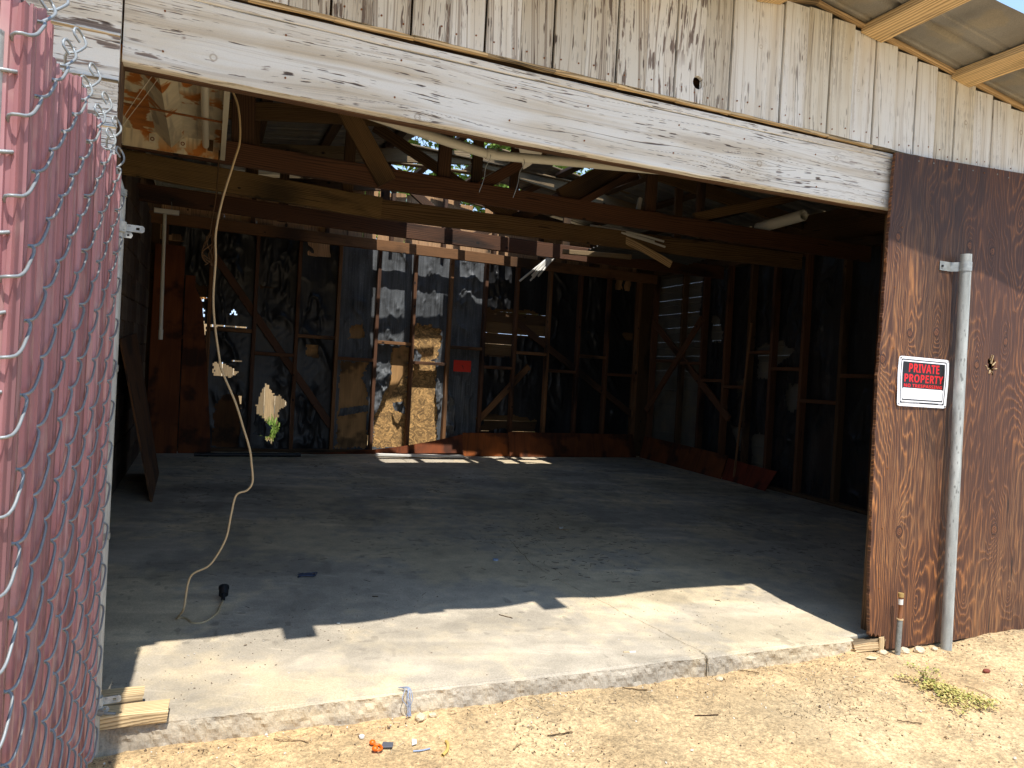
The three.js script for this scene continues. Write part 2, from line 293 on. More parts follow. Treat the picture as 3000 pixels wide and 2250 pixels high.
const tBlock = makeTex(512, 512, 0.9, 0.9, (u, v) => { const c = vn(u * 130, v * 130), d = fbm(u * 6, v * 6, 4), k = 0.85 + 0.3 * (c - 0.5) + 0.35 * (d - 0.5); return [132 * k, 112 * k, 94 * k, c]; });

// ---------------------------------------------------------------- materials
const M = {
  header: texMat(tPaint, 0.004, { roughness: 0.75 }), plank: texMat(tPlank, 0.004, { roughness: 0.8 }), lap: texMat(tLap, 0.004, { roughness: 0.8 }),
  plankB: texMat(tPlank, 0.004, { roughness: 0.8, color: 0xf3f0ea }), plankC: texMat(tPlank, 0.004, { roughness: 0.8, color: 0xe4dfd6 }), cleanA: texMat(tPlankClean, 0.004, { roughness: 0.8 }), cleanB: texMat(tPlankClean, 0.004, { roughness: 0.8, color: 0xf4efe4 }),
  raw: texMat(tLumber, 0.003, { color: 0xf6eedc }), rawGrey: texMat(tLumber, 0.003, { color: 0xe0d4c2 }),
  red: texMat(tLumber, 0.002, { color: 0x6e5040, roughness: 0.75 }), redD: texMat(tLumber, 0.002, { color: 0x5e483a, roughness: 0.75 }), brown: texMat(tLumber, 0.002, { color: 0x8a7860 }),
  paleBeam: texMat(tLumber, 0.003, { color: 0x9c8c6c }), dark: texMat(tLumber, 0.002, { color: 0x6c5a48 }), stud: texMat(tLumber, 0.002, { color: 0x9a7a60 }), studD: texMat(tLumber, 0.002, { color: 0x7e5e4a }), grey: texMat(tLumber, 0.003, { color: 0xa29a8c }),
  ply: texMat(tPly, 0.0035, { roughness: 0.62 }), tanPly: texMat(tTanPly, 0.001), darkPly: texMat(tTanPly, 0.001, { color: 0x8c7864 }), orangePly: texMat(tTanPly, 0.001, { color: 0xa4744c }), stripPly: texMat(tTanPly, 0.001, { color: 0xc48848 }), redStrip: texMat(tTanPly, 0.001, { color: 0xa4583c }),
  osb: mat({ map: tOsb }), conc: texMat(tConc, 0.003, { roughness: 0.9 }), sand: texMat(tSand, 0.006, { roughness: 1 }),
  rust: texMat(tRust, 0.001, { roughness: 0.6 }), enamel: mat({ color: 0xcfc8b4, roughness: 0.45 }), tube: mat({ color: 0xd9d2bf, roughness: 0.25 }), rod: mat({ color: 0x7a4a20, roughness: 0.8 }),
  galv: texMat(tGalv, 0.0006, { roughness: 0.55, metalness: 0.15, color: 0xf2f2ee }), galvD: texMat(tGalv, 0.0006, { roughness: 0.5, metalness: 0.15, color: 0xb9b9b4 }), wire: texMat(tGalv, 0.0004, { color: 0xd4d6d8, roughness: 0.45, metalness: 0.35 }),
  metal: texMat(tMetal, 0, { roughness: 0.55, metalness: 0.15, side: THREE.DoubleSide }), metalG: texMat(tMetal, 0, { roughness: 0.55, metalness: 0.2, side: THREE.DoubleSide, color: 0xb0b4b8 }),
  slat: texMat(tSlat, 0.0006, { roughness: 0.55 }), slatB: texMat(tSlat, 0.0006, { color: 0xfff4f2, roughness: 0.55 }), slatC: texMat(tSlat, 0.0006, { color: 0xe4d8d6, roughness: 0.55 }),
  block: texMat(tBlock, 0.004), mortar: mat({ color: 0x5e5348, roughness: 1 }),
  cord: mat({ color: 0xb9a27c, roughness: 0.6 }), black: mat({ color: 0x17181a, roughness: 0.5 }), white: mat({ color: 0xdcd9d0, roughness: 0.5 }), pvc: mat({ color: 0xa9a79c, roughness: 0.55 }), pvcW: mat({ color: 0xd8d4c4, roughness: 0.5 }),
  orange: mat({ color: 0xe0660f, roughness: 0.4 }), redSign: mat({ color: 0xd8321c, roughness: 0.5 }), bluegrey: mat({ color: 0x8f9bb0, roughness: 0.5 }), copper: mat({ color: 0x8a5a3a, roughness: 0.55 }),
  vinyl: texMat(tMetal, 0, { color: 0xc8c4b8, roughness: 0.6 }), brass: mat({ color: 0xb0925a, roughness: 0.5, metalness: 0.3 }),
};
const tPlastic = makeTex(512, 1024, 1.0, 2.0, (u, v) => {
  const d = sst(0.5, 0.8, fbm(u * 9, v * 1.6, 4)), st = vn(u * 120, v * 5), k = 36 + 18 * d + 10 * (st - 0.5) + 6 * (fbm(u * 30, v * 30, 2) - 0.5);
  return [k, k * 1.02, k * 1.06, 0.5 + 0.25 * (fbm(u * 14, v * 6, 3) - 0.5)];
});
const tLitDusty = makeTex(512, 1024, 1.0, 2.0, (u, v) => { // black plastic with sunlight lightened into its colour, plus vertical dust streaks
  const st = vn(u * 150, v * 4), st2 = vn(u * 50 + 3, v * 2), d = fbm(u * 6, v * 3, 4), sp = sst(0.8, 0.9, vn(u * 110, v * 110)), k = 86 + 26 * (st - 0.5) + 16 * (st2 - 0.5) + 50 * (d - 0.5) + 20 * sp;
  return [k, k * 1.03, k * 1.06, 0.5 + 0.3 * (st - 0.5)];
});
const plasticLitDusty = new THREE.MeshPhysicalMaterial({ map: tLitDusty.map, bumpMap: tLitDusty.bump, bumpScale: 0.002, roughness: 0.55, specularIntensity: 0.5, side: THREE.DoubleSide });
const plasticMat = new THREE.MeshPhysicalMaterial({ map: tPlastic.map, bumpMap: tPlastic.bump, bumpScale: 0.002, roughness: 0.36, specularIntensity: 0.55, side: THREE.DoubleSide });

// ---------------------------------------------------------------- ground and slab
function groundY(x, z) {
  const back = sst(0.0, -6.6, z), near = Math.exp(-((x - 2.5) ** 2 + (z - 1) ** 2) / 30);
  let y = mix(-0.088, 0.07, back);
  y += (fbm(x * 0.9 + 5, z * 0.9, 3) - 0.5) * 0.05 * near + (fbm(x * 4.5, z * 4.5 + 8, 3) - 0.5) * 0.030 * near;
  y += 0.03 * sst(3.6, 4.8, x) * sst(0.6, 0, Math.abs(z - 0.1));           // drift against the plywood
  y += 0.016 * sst(0.28, 0.02, Math.abs(z - 0.05)) * (0.4 + vn(x * 3, 2));  // drift against the slab edge
  // shallow tyre and foot scuffs
  y -= 0.012 * sst(0.12, 0, Math.abs(z - 0.62 - 0.22 * Math.sin(x * 0.9))) * vn(x * 5, z * 5);
  return y;
}
{
  const axis = (a, b, s, far) => { const o = []; for (let q = far; q > 0.6; q *= 0.62) o.push(a - q); for (let k = a; k <= b; k += s) o.push(k); for (let q = 0.9; q < far; q *= 1.6) o.push(b + q); return o; };
  const xs = axis(-0.4, 5.4, 0.016, 420), zs = axis(-0.12, 2.0, 0.013, 420), nx = xs.length, nz = zs.length;
  const p = new Float32Array(nx * nz * 3), t = new Float32Array(nx * nz * 2), ix = [];
  for (let j = 0; j < nz; j++) for (let i = 0; i < nx; i++) {
    const x = xs[i], z = zs[j], k = j * nx + i, fine = x > -0.5 && x < 5.5 && z > -0.2 && z < 2.1;
    let y = groundY(x, z); if (fine) y += (fbm(x * 14 + z * 7, z * 20, 3) - 0.5) * 0.010 + (vn(x * 70, z * 70) - 0.5) * 0.0035;
    if (x > -0.42 && x < 3.2 && z < -0.03 && z > -6.6) y = Math.min(y, -0.12); // under the slab
    p.set([x, y, z], k * 3); t.set([x, z], k * 2);
    if (i && j) ix.push(k - nx - 1, k - 1, k, k - nx - 1, k, k - nx);
  }
  const g = new THREE.BufferGeometry(); g.setAttribute('position', new THREE.BufferAttribute(p, 3)); g.setAttribute('uv', new THREE.BufferAttribute(t, 2)); g.setIndex(ix); g.computeVertexNormals();
  struct('ground', g, M.sand);
}
{ // concrete slab with a real crack running in from its front edge and a worn front arris
  const crack = [[2.42, 0.02], [2.425, -0.05], [2.41, -0.16], [2.385, -0.32], [2.34, -0.55], [2.315, -0.78], [2.285, -0.94], [2.245, -1.21], [2.235, -1.5], [2.29, -1.9], [2.34, -2.15]];
  const fine = []; for (let i = 0; i < crack.length - 1; i++) for (let k = 0; k < 9; k++) { const t = k / 9, x = mix(crack[i][0], crack[i + 1][0], t), z = mix(crack[i][1], crack[i + 1][1], t); fine.push([x + (fbm(z * 30, 4, 3) - 0.5) * 0.02, z]); }
  const zEdge = (x) => 0.012 + (fbm(x * 5, 1, 3) - 0.5) * 0.012;
  const out = []; out.push([-0.45, -6.42], [6.2, -6.42], [6.2, -0.03], [3.30, -0.03], [3.30, -0.01]);
  for (let x = 3.28; x > 2.43; x -= 0.007) out.push([x, zEdge(x)]);
  for (let i = 0; i < fine.length; i++) out.push([fine[i][0] + 0.0034 + 0.0030 * (1 - i / fine.length) * (0.4 + vn(i * 0.7, 3)), fine[i][1]]);
  out.push([2.342, -2.17]);
  for (let i = fine.length - 1; i >= 0; i--) out.push([fine[i][0] - 0.0034 - 0.0030 * (1 - i / fine.length) * (0.4 + vn(i * 0.7, 9)), fine[i][1]]);
  for (let x = 2.41; x > -0.44; x -= 0.007) out.push([x, zEdge(x)]);
  out.push([-0.45, 0.02]);
  // outline is in (x, z); extrude down. shape y = -z
  const g = slabGeo(out.map(([x, z]) => [x, -z]), 0.15, [], 0.004);
  const P = g.attributes.position, T = g.attributes.uv, N = g.attributes.normal;
  for (let i = 0; i < P.count; i++) { const x = P.getX(i), z = -P.getY(i), e = P.getZ(i); const y = (e > 0 ? 0 : -0.16) + (e > 0.0751 ? 0 : e > 0 ? -0.006 : 0) + fl(z) + (e > 0 && z > -0.05 ? (fbm(x * 5, 3, 3) - 0.5) * 0.012 : 0); P.setXYZ(i, x, y, z); T.setXY(i, x, Math.abs(N.getZ(i)) > 0.6 ? z : y * 1.0 + z); }
  g.computeVertexNormals();
  // rough broken front face: chipped arris and pitted side
  const faces = [g.index ? g.toNonIndexed() : g];
  for (const [xa, xb] of [[-0.45, 2.414], [2.428, 3.302]]) {
    const nx = Math.round((xb - xa) / 0.006), rows = [0.0, 0.3, 0.5, 0.75, 1, 1.6, 2.4, 3.4, 4.6, 6, 7.5, 9, 11, 13, 15], S = new Soup();
    const pt = (i, j) => { const x = mix(xa, xb, i / nx), e = zEdge(x), chip = sst(0.50, 0.68, fbm(x * 11 + 4, 7, 4)) * (0.4 + 0.9 * vn(x * 60, 3)), top = (fbm(x * 5, 3, 3) - 0.5) * 0.012; const h = rows[j] * 0.01;
      if (j === 0) return V(x, top + 0.0008, e - 0.030 - 0.02 * chip);
      if (j === 1) return V(x, top + 0.002 - 0.002 * chip, e - 0.014 - 0.014 * chip);
      const rough = (fbm(x * 45, h * 45 + 3, 4) - 0.5) * 0.016 + (fbm(x * 9, h * 12, 2) - 0.5) * 0.014;
      return V(x, top + 0.003 - h - 0.010 * chip * (j < 5 ? 1 : 0), e + 0.010 - 0.02 * chip * Math.max(0, 1 - h / 0.03) + rough * Math.min(1, h / 0.008) - (j === 2 ? 0.006 : 0)); };
    for (let i = 0; i < nx; i++) for (let j = 0; j < rows.length - 1; j++) { const a = pt(i, j), b = pt(i, j + 1), c = pt(i + 1, j + 1), d = pt(i + 1, j); const w = (q) => [q.x, q.z - q.y]; S.quad(a, b, c, d, w(a), w(b), w(c), w(d)); }
    faces.push(S.geo());
  }
  struct('concrete_slab', noUV(faces), M.conc);
}

// ---------------------------------------------------------------- front wall: planks, header, lap siding
const frontWall = thing('front_wall', 'weathered white painted timber wall above and left of the garage opening', 'wall');
{
  const sag = (x) => [-0.014 * Math.sin(clamp(x / 3.5) * 3.14) , 0];
  board('header_beam', V(0.0, 2.262, -0.022), V(3.46, 2.268, -0.022), 0.245, 0.045, M.header, frontWall, { n: 40, warp: sag, c: 0.004, rag: 0.005, uo: 0.2, vo: 0.02 }, UP, 'wide white painted header board with long cracks');
  board('header_trim', V(0.0, 2.399, -0.020), V(3.46, 2.403, -0.020), 0.028, 0.046, M.header, frontWall, { n: 30, warp: (x) => [-0.010 * Math.sin(x / 3.5 * 3.14), 0], c: 0.003, rag: 0.003 }, UP);
  board('header_lining', V(0.0, 2.255, -0.066), V(3.46, 2.26, -0.066), 0.235, 0.038, M.redD, frontWall, { n: 20, warp: sag }, UP, 'bare brown timber behind the white header');
  // rough yellow sawn ends under the vertical planks
  for (let x = -0.5; x < 6.3; x += 0.288) board('board_end_strip', V(x + 0.0005, 2.425, 0.006), V(x + 0.2875, 2.425, 0.006), 0.011, 0.020, M.raw, frontWall, { n: 12, rag: 0.008, c: 0.002 });
  let k = 0; const mats = [M.plank, M.plankB, M.plankC];
  for (let x = 0.35 - 0.288 * 3; x < 6.3; x += 0.288, k++) for (const half of [0, 1]) {
    const a = x + (half ? 0.1447 : 0.005), b = x + (half ? 0.2835 : 0.1430), m = (a + b) / 2, zf = half ? 0.0045 : 0.007, mt = m > 2.3 ? (k + half) % 3 ? M.cleanA : M.cleanB : mats[(k * 2 + half * 5) % 3];
    const top = (q) => eaveY(q) - 0.004, y0 = 2.432 + R(-0.002, 0.003);
    if (a < 2.196 && b > 2.196) { // the board with the round hole
      const hole = []; for (let i = 0; i < 18; i++) { const t = i / 18 * 6.283; hole.push([2.196 + 0.028 * Math.cos(t), 2.519 + 0.030 * Math.sin(t)]); }
      const g = slabGeo([[a, y0], [b, y0], [b, top(b)], [a, top(a)]], 0.018, [hole], 0.0015); const T = g.attributes.uv, P = g.attributes.position; for (let i = 0; i < T.count; i++) T.setXY(i, P.getY(i) + 3.3, P.getX(i) + 1.7);
      part('plank', g, mt, frontWall).position.z = zf; continue;
    }
    const ty = Math.min(top(a), top(b)), m1 = board('plank', V(m, y0, zf), V(m, ty, zf), b - a, 0.018, mt, frontWall, { n: 5, rag: 0.0025, c: 0.0022, warp: (q) => [0, (vn(q * 1.3 + k * 7 + half, 5) - 0.5) * 0.004] }, V(1, 0, 0));
    m1.userData.kind = undefined; delete m1.userData.kind;
  }
  const nailG = new THREE.CylinderGeometry(0.0035, 0.0035, 0.003, 8); nailG.rotateX(Math.PI / 2);
  for (let x = 0.35 - 0.288 * 3; x < 5.2; x += 0.288) for (const q of [0.035, 0.11, 0.18, 0.25]) { const n = part('nail', nailG, M.rod, frontWall); n.position.set(x + q + R(-0.01, 0.01), 2.47 + R(-0.012, 0.02), q > 0.14 ? 0.0145 : 0.017); }
  for (let x = 0.1; x < 3.3; x += R(0.28, 0.45)) for (const y of [2.19, 2.33]) { const n = part('nail', nailG, M.rod, frontWall); n.position.set(x + R(-0.02, 0.02), y + R(-0.015, 0.015), 0.002); }
  // closing strip of mesh and dust along the eave
  for (const [x0, x1] of [[-0.55, 2.83], [2.83, 6.35]]) board('closure_strip', V(x0, eaveY(x0) + 0.006, 0.02), V(x1, eaveY(x1) + 0.006, 0.02), 0.018, 0.03, M.rawGrey, frontWall, { n: 40, rag: 0.008 });
  // backing framing so no daylight passes above the header
  board('wall_backing', V(-0.5, 2.70, -0.06), V(6.3, 2.70, -0.06), 0.58, 0.03, M.dark, frontWall, {});
  { const o = [[-0.5, 2.93], [6.3, 2.93]]; for (let x = 6.3; x >= -0.5; x -= 0.1) o.push([x, roofY(x, -0.22) + 0.046]); const g = slabGeo(o, 0.02); g.translate(0, 0, -0.235); part('wall_backing', g, M.dark, frontWall); }
  board('wall_backing', V(-0.5, 2.95, -0.14), V(6.3, 2.95, -0.14), 0.03, 0.17, M.dark, frontWall, {});
  // lap siding left of the opening
  for (let i = 0; i < 18; i++) { const yb = 2.355 - i * 0.145; if (yb < -0.05) break; const m = board('siding_board', V(-2.2, yb + 0.075, 0.004), V(-0.006, yb + 0.075, 0.004), 0.158, 0.016, M.lap, frontWall, { n: 10, rag: 0.003, uo: 0.37 * i, vo: 0.21 * i }, V(0, 1, 0.09)); m.position.y -= 0; 
    board('siding_edge', V(-2.2, yb, 0.0125), V(-0.006, yb, 0.0125), 0.010, 0.013, M.raw, frontWall, { c: 0.002, n: 8, rag: 0.002 }); }
  board('siding_board', V(-2.2, 2.43, 0.004), V(-0.006, 2.43, 0.004), 0.13, 0.016, M.lap, frontWall, { n: 8, rag: 0.003 }, V(0, 1, 0.09));
  board('door_jamb', V(-0.028, -0.02, -0.05), V(-0.028, 2.14, -0.05), 0.055, 0.09, M.dark, frontWall, { n: 6, rag: 0.004 }, V(1, 0, 0), 'dark brown post at the left side of the opening');
  board('wall_backing', V(-2.2, 1.2, -0.05), V(-0.06, 1.2, -0.05), 2.5, 0.03, M.dark, frontWall, {});
  // wall behind the plywood on the right
  board('door_jamb', V(3.52, -0.02, -0.05), V(3.52, 2.14, -0.05), 0.09, 0.09, M.dark, frontWall, { n: 4 }, V(1, 0, 0));
  board('wall_backing', V(3.57, 1.17, -0.05), V(6.3, 1.17, -0.05), 2.5, 0.03, M.dark, frontWall, {});
}

// ---------------------------------------------------------------- roofs
// sheet: ribs run along x (down the slope); profile across z
function ribProfile(z0, z1, big) { // list of [z, h]
  const o = []; const pitch = big ? 0.23 : 0.19; o.push([z0, 0]);
  for (let z = z0 + 0.02; z < z1 - 0.09; z += pitch) { o.push([z, 0], [z + 0.016, 0.021], [z + 0.036, 0.021], [z + 0.052, 0], [z + 0.10, 0], [z + 0.108, 0.005], [z + 0.122, 0.005], [z + 0.13, 0]); }
  o.push([z1, 0]); return o.map(([z, h]) => [Math.min(z, z1), h]);
}
function sheetGeo(x0, x1, z0, z1, yf, o = {}) {
  const pr = ribProfile(z0, z1, true), nx = o.nx || 8, S = new Soup(), s = R(0, 50);
  const pt = (i, j) => { const x = mix(x0, x1, i / nx), [z, h] = pr[j]; let xx = x; if (o.rag && (i === 0 || i === nx)) xx += (vn(z * 6 + s, 3) - 0.5) * o.rag; let zz = z; if (o.wavy && z > z1 - 0.001) zz += o.wavy * Math.sin(x * 9) * 0.5 + (vn(x * 3, 8) - 0.5) * 0.04; return V(xx, yf(x, z) + h + (o.wob || 0.004) * (vn(x * 2 + s, z * 3) - 0.5) + (o.wavy && z > z1 - 0.09 ? o.wavy * 0.8 * (vn(x * 2.4, 4) - 0.4) : 0), zz); };
  for (let i = 0; i < nx; i++) for (let j = 0; j < pr.length - 1; j++) { const a = pt(i, j), b = pt(i, j + 1), c = pt(i + 1, j + 1), d = pt(i + 1, j); S.quad(a, b, c, d, [a.x, a.z], [b.x, b.z], [c.x, c.z], [d.x, d.z]); }
  return S.geo();
}
const canopy = thing('eave_overhang', 'ribbed grey metal roof overhang on timber outriggers above the white wall', 'roof');
{
  const yf = (x, z) => eaveY(x) + 0.018;
  part('roof_sheet', sheetGeo(2.83, 6.6, -0.30, 0.50, yf, { nx: 60, wavy: 0.03 }), M.metal, canopy);
  part('roof_sheet', sheetGeo(-0.8, 2.83, -0.30, 0.50, yf, { nx: 60, wavy: 0.03 }), M.metal, canopy);
  for (let i = -1; i < 10; i++) { const x = 0.06 + 0.64 * i - 0.07, y = eaveY(x) - 0.008, L = (i === 1 ? 0.62 : i === 3 ? 0.60 : i === 0 ? 0.53 : 0.485), sl = x < 2.83 ? 0.136 : -0.136; board('outrigger', V(x, y, 0.018), V(x, y + 0.0, L), 0.14, 0.04, M.raw, canopy, { n: 6, rag: 0.003, c: 0.003 }, V(1, sl, 0)); }
}
const HX0 = 2.09, HX1 = 4.42, HZ0 = -6.75, HZ1 = -4.06;   // hole in the main roof
const mainRoof = thing('garage_roof', 'low gable roof of ribbed metal sheets on purlins with a large hole at the back', 'roof');
{
  const yf = (x, z) => roofY(x, z) + 0.05;
  const cuts = [-0.20, -1.17, -2.14, -3.10, HZ1, -4.75, -5.80, HZ0], ends = [0, 0, 0, 0, HX1, 3.03, 3.95];
  for (let i = 0; i < cuts.length - 1; i++) {
    const z1 = cuts[i] + (i ? 0.03 : 0), z0 = cuts[i + 1], inHole = z1 < HZ1 + 0.1 && z0 > HZ0 - 0.1;
    part('roof_sheet', sheetGeo(-0.75, inHole ? HX0 : 2.81, z0, z1, yf, { nx: 10, rag: inHole ? 0.05 : 0 }), M.metal, mainRoof);
    part('roof_sheet', sheetGeo(inHole ? ends[i] : 2.79, 6.5, z0, z1, (x, z) => yf(x, z) + 0.002, { nx: 10, rag: inHole ? 0.10 : 0 }), M.metal, mainRoof);
  }
  // torn leftovers over the hole
  part('torn_sheet', sheetGeo(3.22, 3.56, -4.62, -4.0, (x, z) => roofY(x, z) + 0.02 + (z + 4.0) * 0.25 + (x - 3.2) * 0.15, { nx: 6, rag: 0.14 }), M.metal, mainRoof);
  for (let i = -1; i < 10; i++) { const x = 0.06 + 0.64 * i - 0.07; board('purlin', V(x, roofY(x, -0.22) + 0.015, -0.22), V(x, roofY(x, -6.7) + 0.015, -6.7), 0.09, 0.04, i % 3 ? M.dark : M.redD, mainRoof, { n: 8, rag: 0.004 }, V(1, x < 2.8 ? 0.135 : -0.135, 0)); }
  // stray sheathing boards left across the hole
  for (const [z, x0, x1, h] of [[-5.62, 1.9, 3.3, 0.09], [-5.46, 2.0, 2.9, 0.06], [-4.80, 1.9, 4.6, 0.14], [-4.66, 3.1, 4.7, 0.05], [-5.24, 2.0, 2.62, 0.07]]) board('sheathing_board', V(x0, roofY(x0, z) + 0.052, z), V(x1, roofY(x1, z) + 0.052, z - 0.03), h, 0.018, M.grey, mainRoof, { n: 4, ragEnd: 0.05 }, ZP);
}

// ---------------------------------------------------------------- roof trusses
function truss(z, label, tie, webs, mr) {
  const t = thing('roof_truss', label, 'truss', 'roof trusses across the garage');
  tie(t);
  for (const [x0, x1] of [[-0.42, 2.78], [6.2, 2.82]]) board('rafter', V(x0, roofY(x0, z) - 0.09, z), V(x1, roofY(x1, z) - 0.09, z), 0.14, 0.04, mr, t, { n: 6, rag: 0.004 });
  for (const [x0, y0, x1, y1, w, m, dz] of webs) board(Math.abs(x0 - x1) < 0.1 ? 'web_post' : 'web_brace', V(x0, y0, z + (dz ?? -0.04)), V(x1, y1, z + (dz ?? -0.04)), w, 0.038, m, t, { n: 2, rag: 0.003 }, Math.abs(x0 - x1) < 0.1 ? V(1, 0, 0) : UP);
  return t;
}
const bow = (a, L) => (x) => [a * Math.sin(x / L * 3.14), 0];
truss(-2.6, 'nearest roof truss, its long red brown tie beam crossing behind the header', (t) => board('tie_beam', V(-0.45, 2.598, -2.6), V(6.2, 2.588, -2.6), 0.152, 0.042, M.red, t, { n: 30, rag: 0.004, warp: bow(-0.012, 6.6) }),
  [[0.45, 2.55, 0.43, 3.12, 0.15, M.redD], [0.98, 3.2, 1.42, 2.55, 0.145, M.brown, 0.04], [1.86, 2.58, 1.87, 3.26, 0.10, M.redD], [2.12, 2.58, 2.13, 3.30, 0.08, M.dark], [2.12, 2.62, 2.95, 3.22, 0.085, M.red], [2.85, 2.66, 3.75, 3.26, 0.16, M.dark], [3.0, 2.63, 3.85, 3.2, 0.06, M.red, 0.0], [3.69, 2.58, 3.70, 3.25, 0.10, M.redD], [4.2, 2.58, 4.21, 3.2, 0.08, M.redD], [4.15, 2.68, 5.5, 3.1, 0.08, M.brown]], M.dark);
truss(-3.5, 'second roof truss with a stained pale tie beam spliced near the left', (t) => {
  board('tie_beam', V(-0.45, 2.635, -3.47), V(1.575, 2.56, -3.47), 0.18, 0.045, M.paleBeam, t, { n: 14, rag: 0.012, ragEnd: 0.01 }, UP, 'pale water stained tie beam piece');
  board('tie_beam', V(1.582, 2.56, -3.5), V(6.2, 2.63, -3.5), 0.165, 0.045, M.brown, t, { n: 24, rag: 0.006 }, UP);
}, [[0.55, 2.6, 0.55, 3.2, 0.09, M.dark], [1.3, 2.6, 1.31, 3.24, 0.09, M.dark], [2.8, 2.6, 2.8, 3.4, 0.09, M.dark], [2.8, 2.65, 1.5, 3.26, 0.09, M.dark], [2.8, 2.65, 4.1, 3.26, 0.09, M.redD], [4.6, 2.6, 4.6, 3.2, 0.09, M.dark]], M.brown);
truss(-4.8, 'third roof truss with a dark red tie beam, in front of the roof hole', (t) => board('tie_beam', V(-0.45, 2.70, -4.8), V(6.2, 2.655, -4.8), 0.16, 0.042, M.red, t, { n: 24, rag: 0.005, warp: bow(-0.02, 6.6) }),
  [[0.9, 2.6, 0.9, 3.25, 0.09, M.dark], [1.9, 2.6, 1.9, 3.36, 0.09, M.redD], [2.8, 2.65, 1.9, 3.3, 0.09, M.redD], [2.8, 2.65, 3.9, 3.3, 0.09, M.redD], [4.0, 2.6, 4.0, 3.3, 0.09, M.dark]], M.grey);

// ---------------------------------------------------------------- black plastic sheeting
function sheetOf(place, a0, a1, b0, b1, holes, seed, step = 0.016) {
  const na = Math.ceil((a1 - a0) / step), nb = Math.ceil((b1 - b0) / step), S = [], T = [], ix = [], id = new Int32Array((na + 1) * (nb + 1)).fill(-1);
  let n = 0;
  for (let j = 0; j <= nb; j++) for (let i = 0; i <= na; i++) {
    const a = mix(a0, a1, i / na), b = mix(b0, b1, j / nb), e = Math.min(i, na - i) / na, pin = Math.sin(Math.PI * i / na);
    const dia = a * 4 + b * 2.2, fold = Math.pow(1 - Math.abs(2 * fbm(dia + seed * 3, (b - a) * 1.4 + seed, 3) - 1), 7), fold2 = Math.pow(1 - Math.abs(2 * fbm(a * 9 + seed, b * 2.6 + seed * 5, 3) - 1), 8), cr = fbm(a * 26 + seed, b * 26, 3);
    const d = pin * ((fbm(a * 1.8 + seed, b * 1.1, 2) - 0.5) * 0.06 + fold * 0.034 * sst(0.35, 0.6, vn(a * 3 + seed, b * 2)) + fold2 * 0.028 * sst(0.4, 0.65, vn(a * 2 + seed * 2, b * 1.6 + 5)) + (cr - 0.5) * 0.007) - 0.004;
    const p = place(a, b, d); S.push(p.x, p.y, p.z); T.push(a, b); id[j * (na + 1) + i] = n++;
  }
  for (let j = 0; j < nb; j++) for (let i = 0; i < na; i++) {
    const a = mix(a0, a1, (i + 0.5) / na), b = mix(b0, b1, (j + 0.5) / nb), ja = a + (fbm(b * 18 + seed, a * 18, 3) - 0.5) * 0.07, jb = b + (fbm(a * 18 + seed * 2, b * 18 + 7, 3) - 0.5) * 0.07;
    if (holes.some((h) => (h.exact ? inPoly(a, b, h) : inPoly(ja, jb, h)))) continue;
    const k = j * (na + 1) + i; ix.push(id[k], id[k + 1], id[k + na + 2], id[k], id[k + na + 2], id[k + na + 1]);
  }
  const g = new THREE.BufferGeometry(); g.setAttribute('position', new THREE.Float32BufferAttribute(S, 3)); g.setAttribute('uv', new THREE.Float32BufferAttribute(T, 2)); g.setIndex(ix); g.computeVertexNormals(); return g;
}
const ex = (p) => { const q = p.slice(); q.exact = true; return q; };

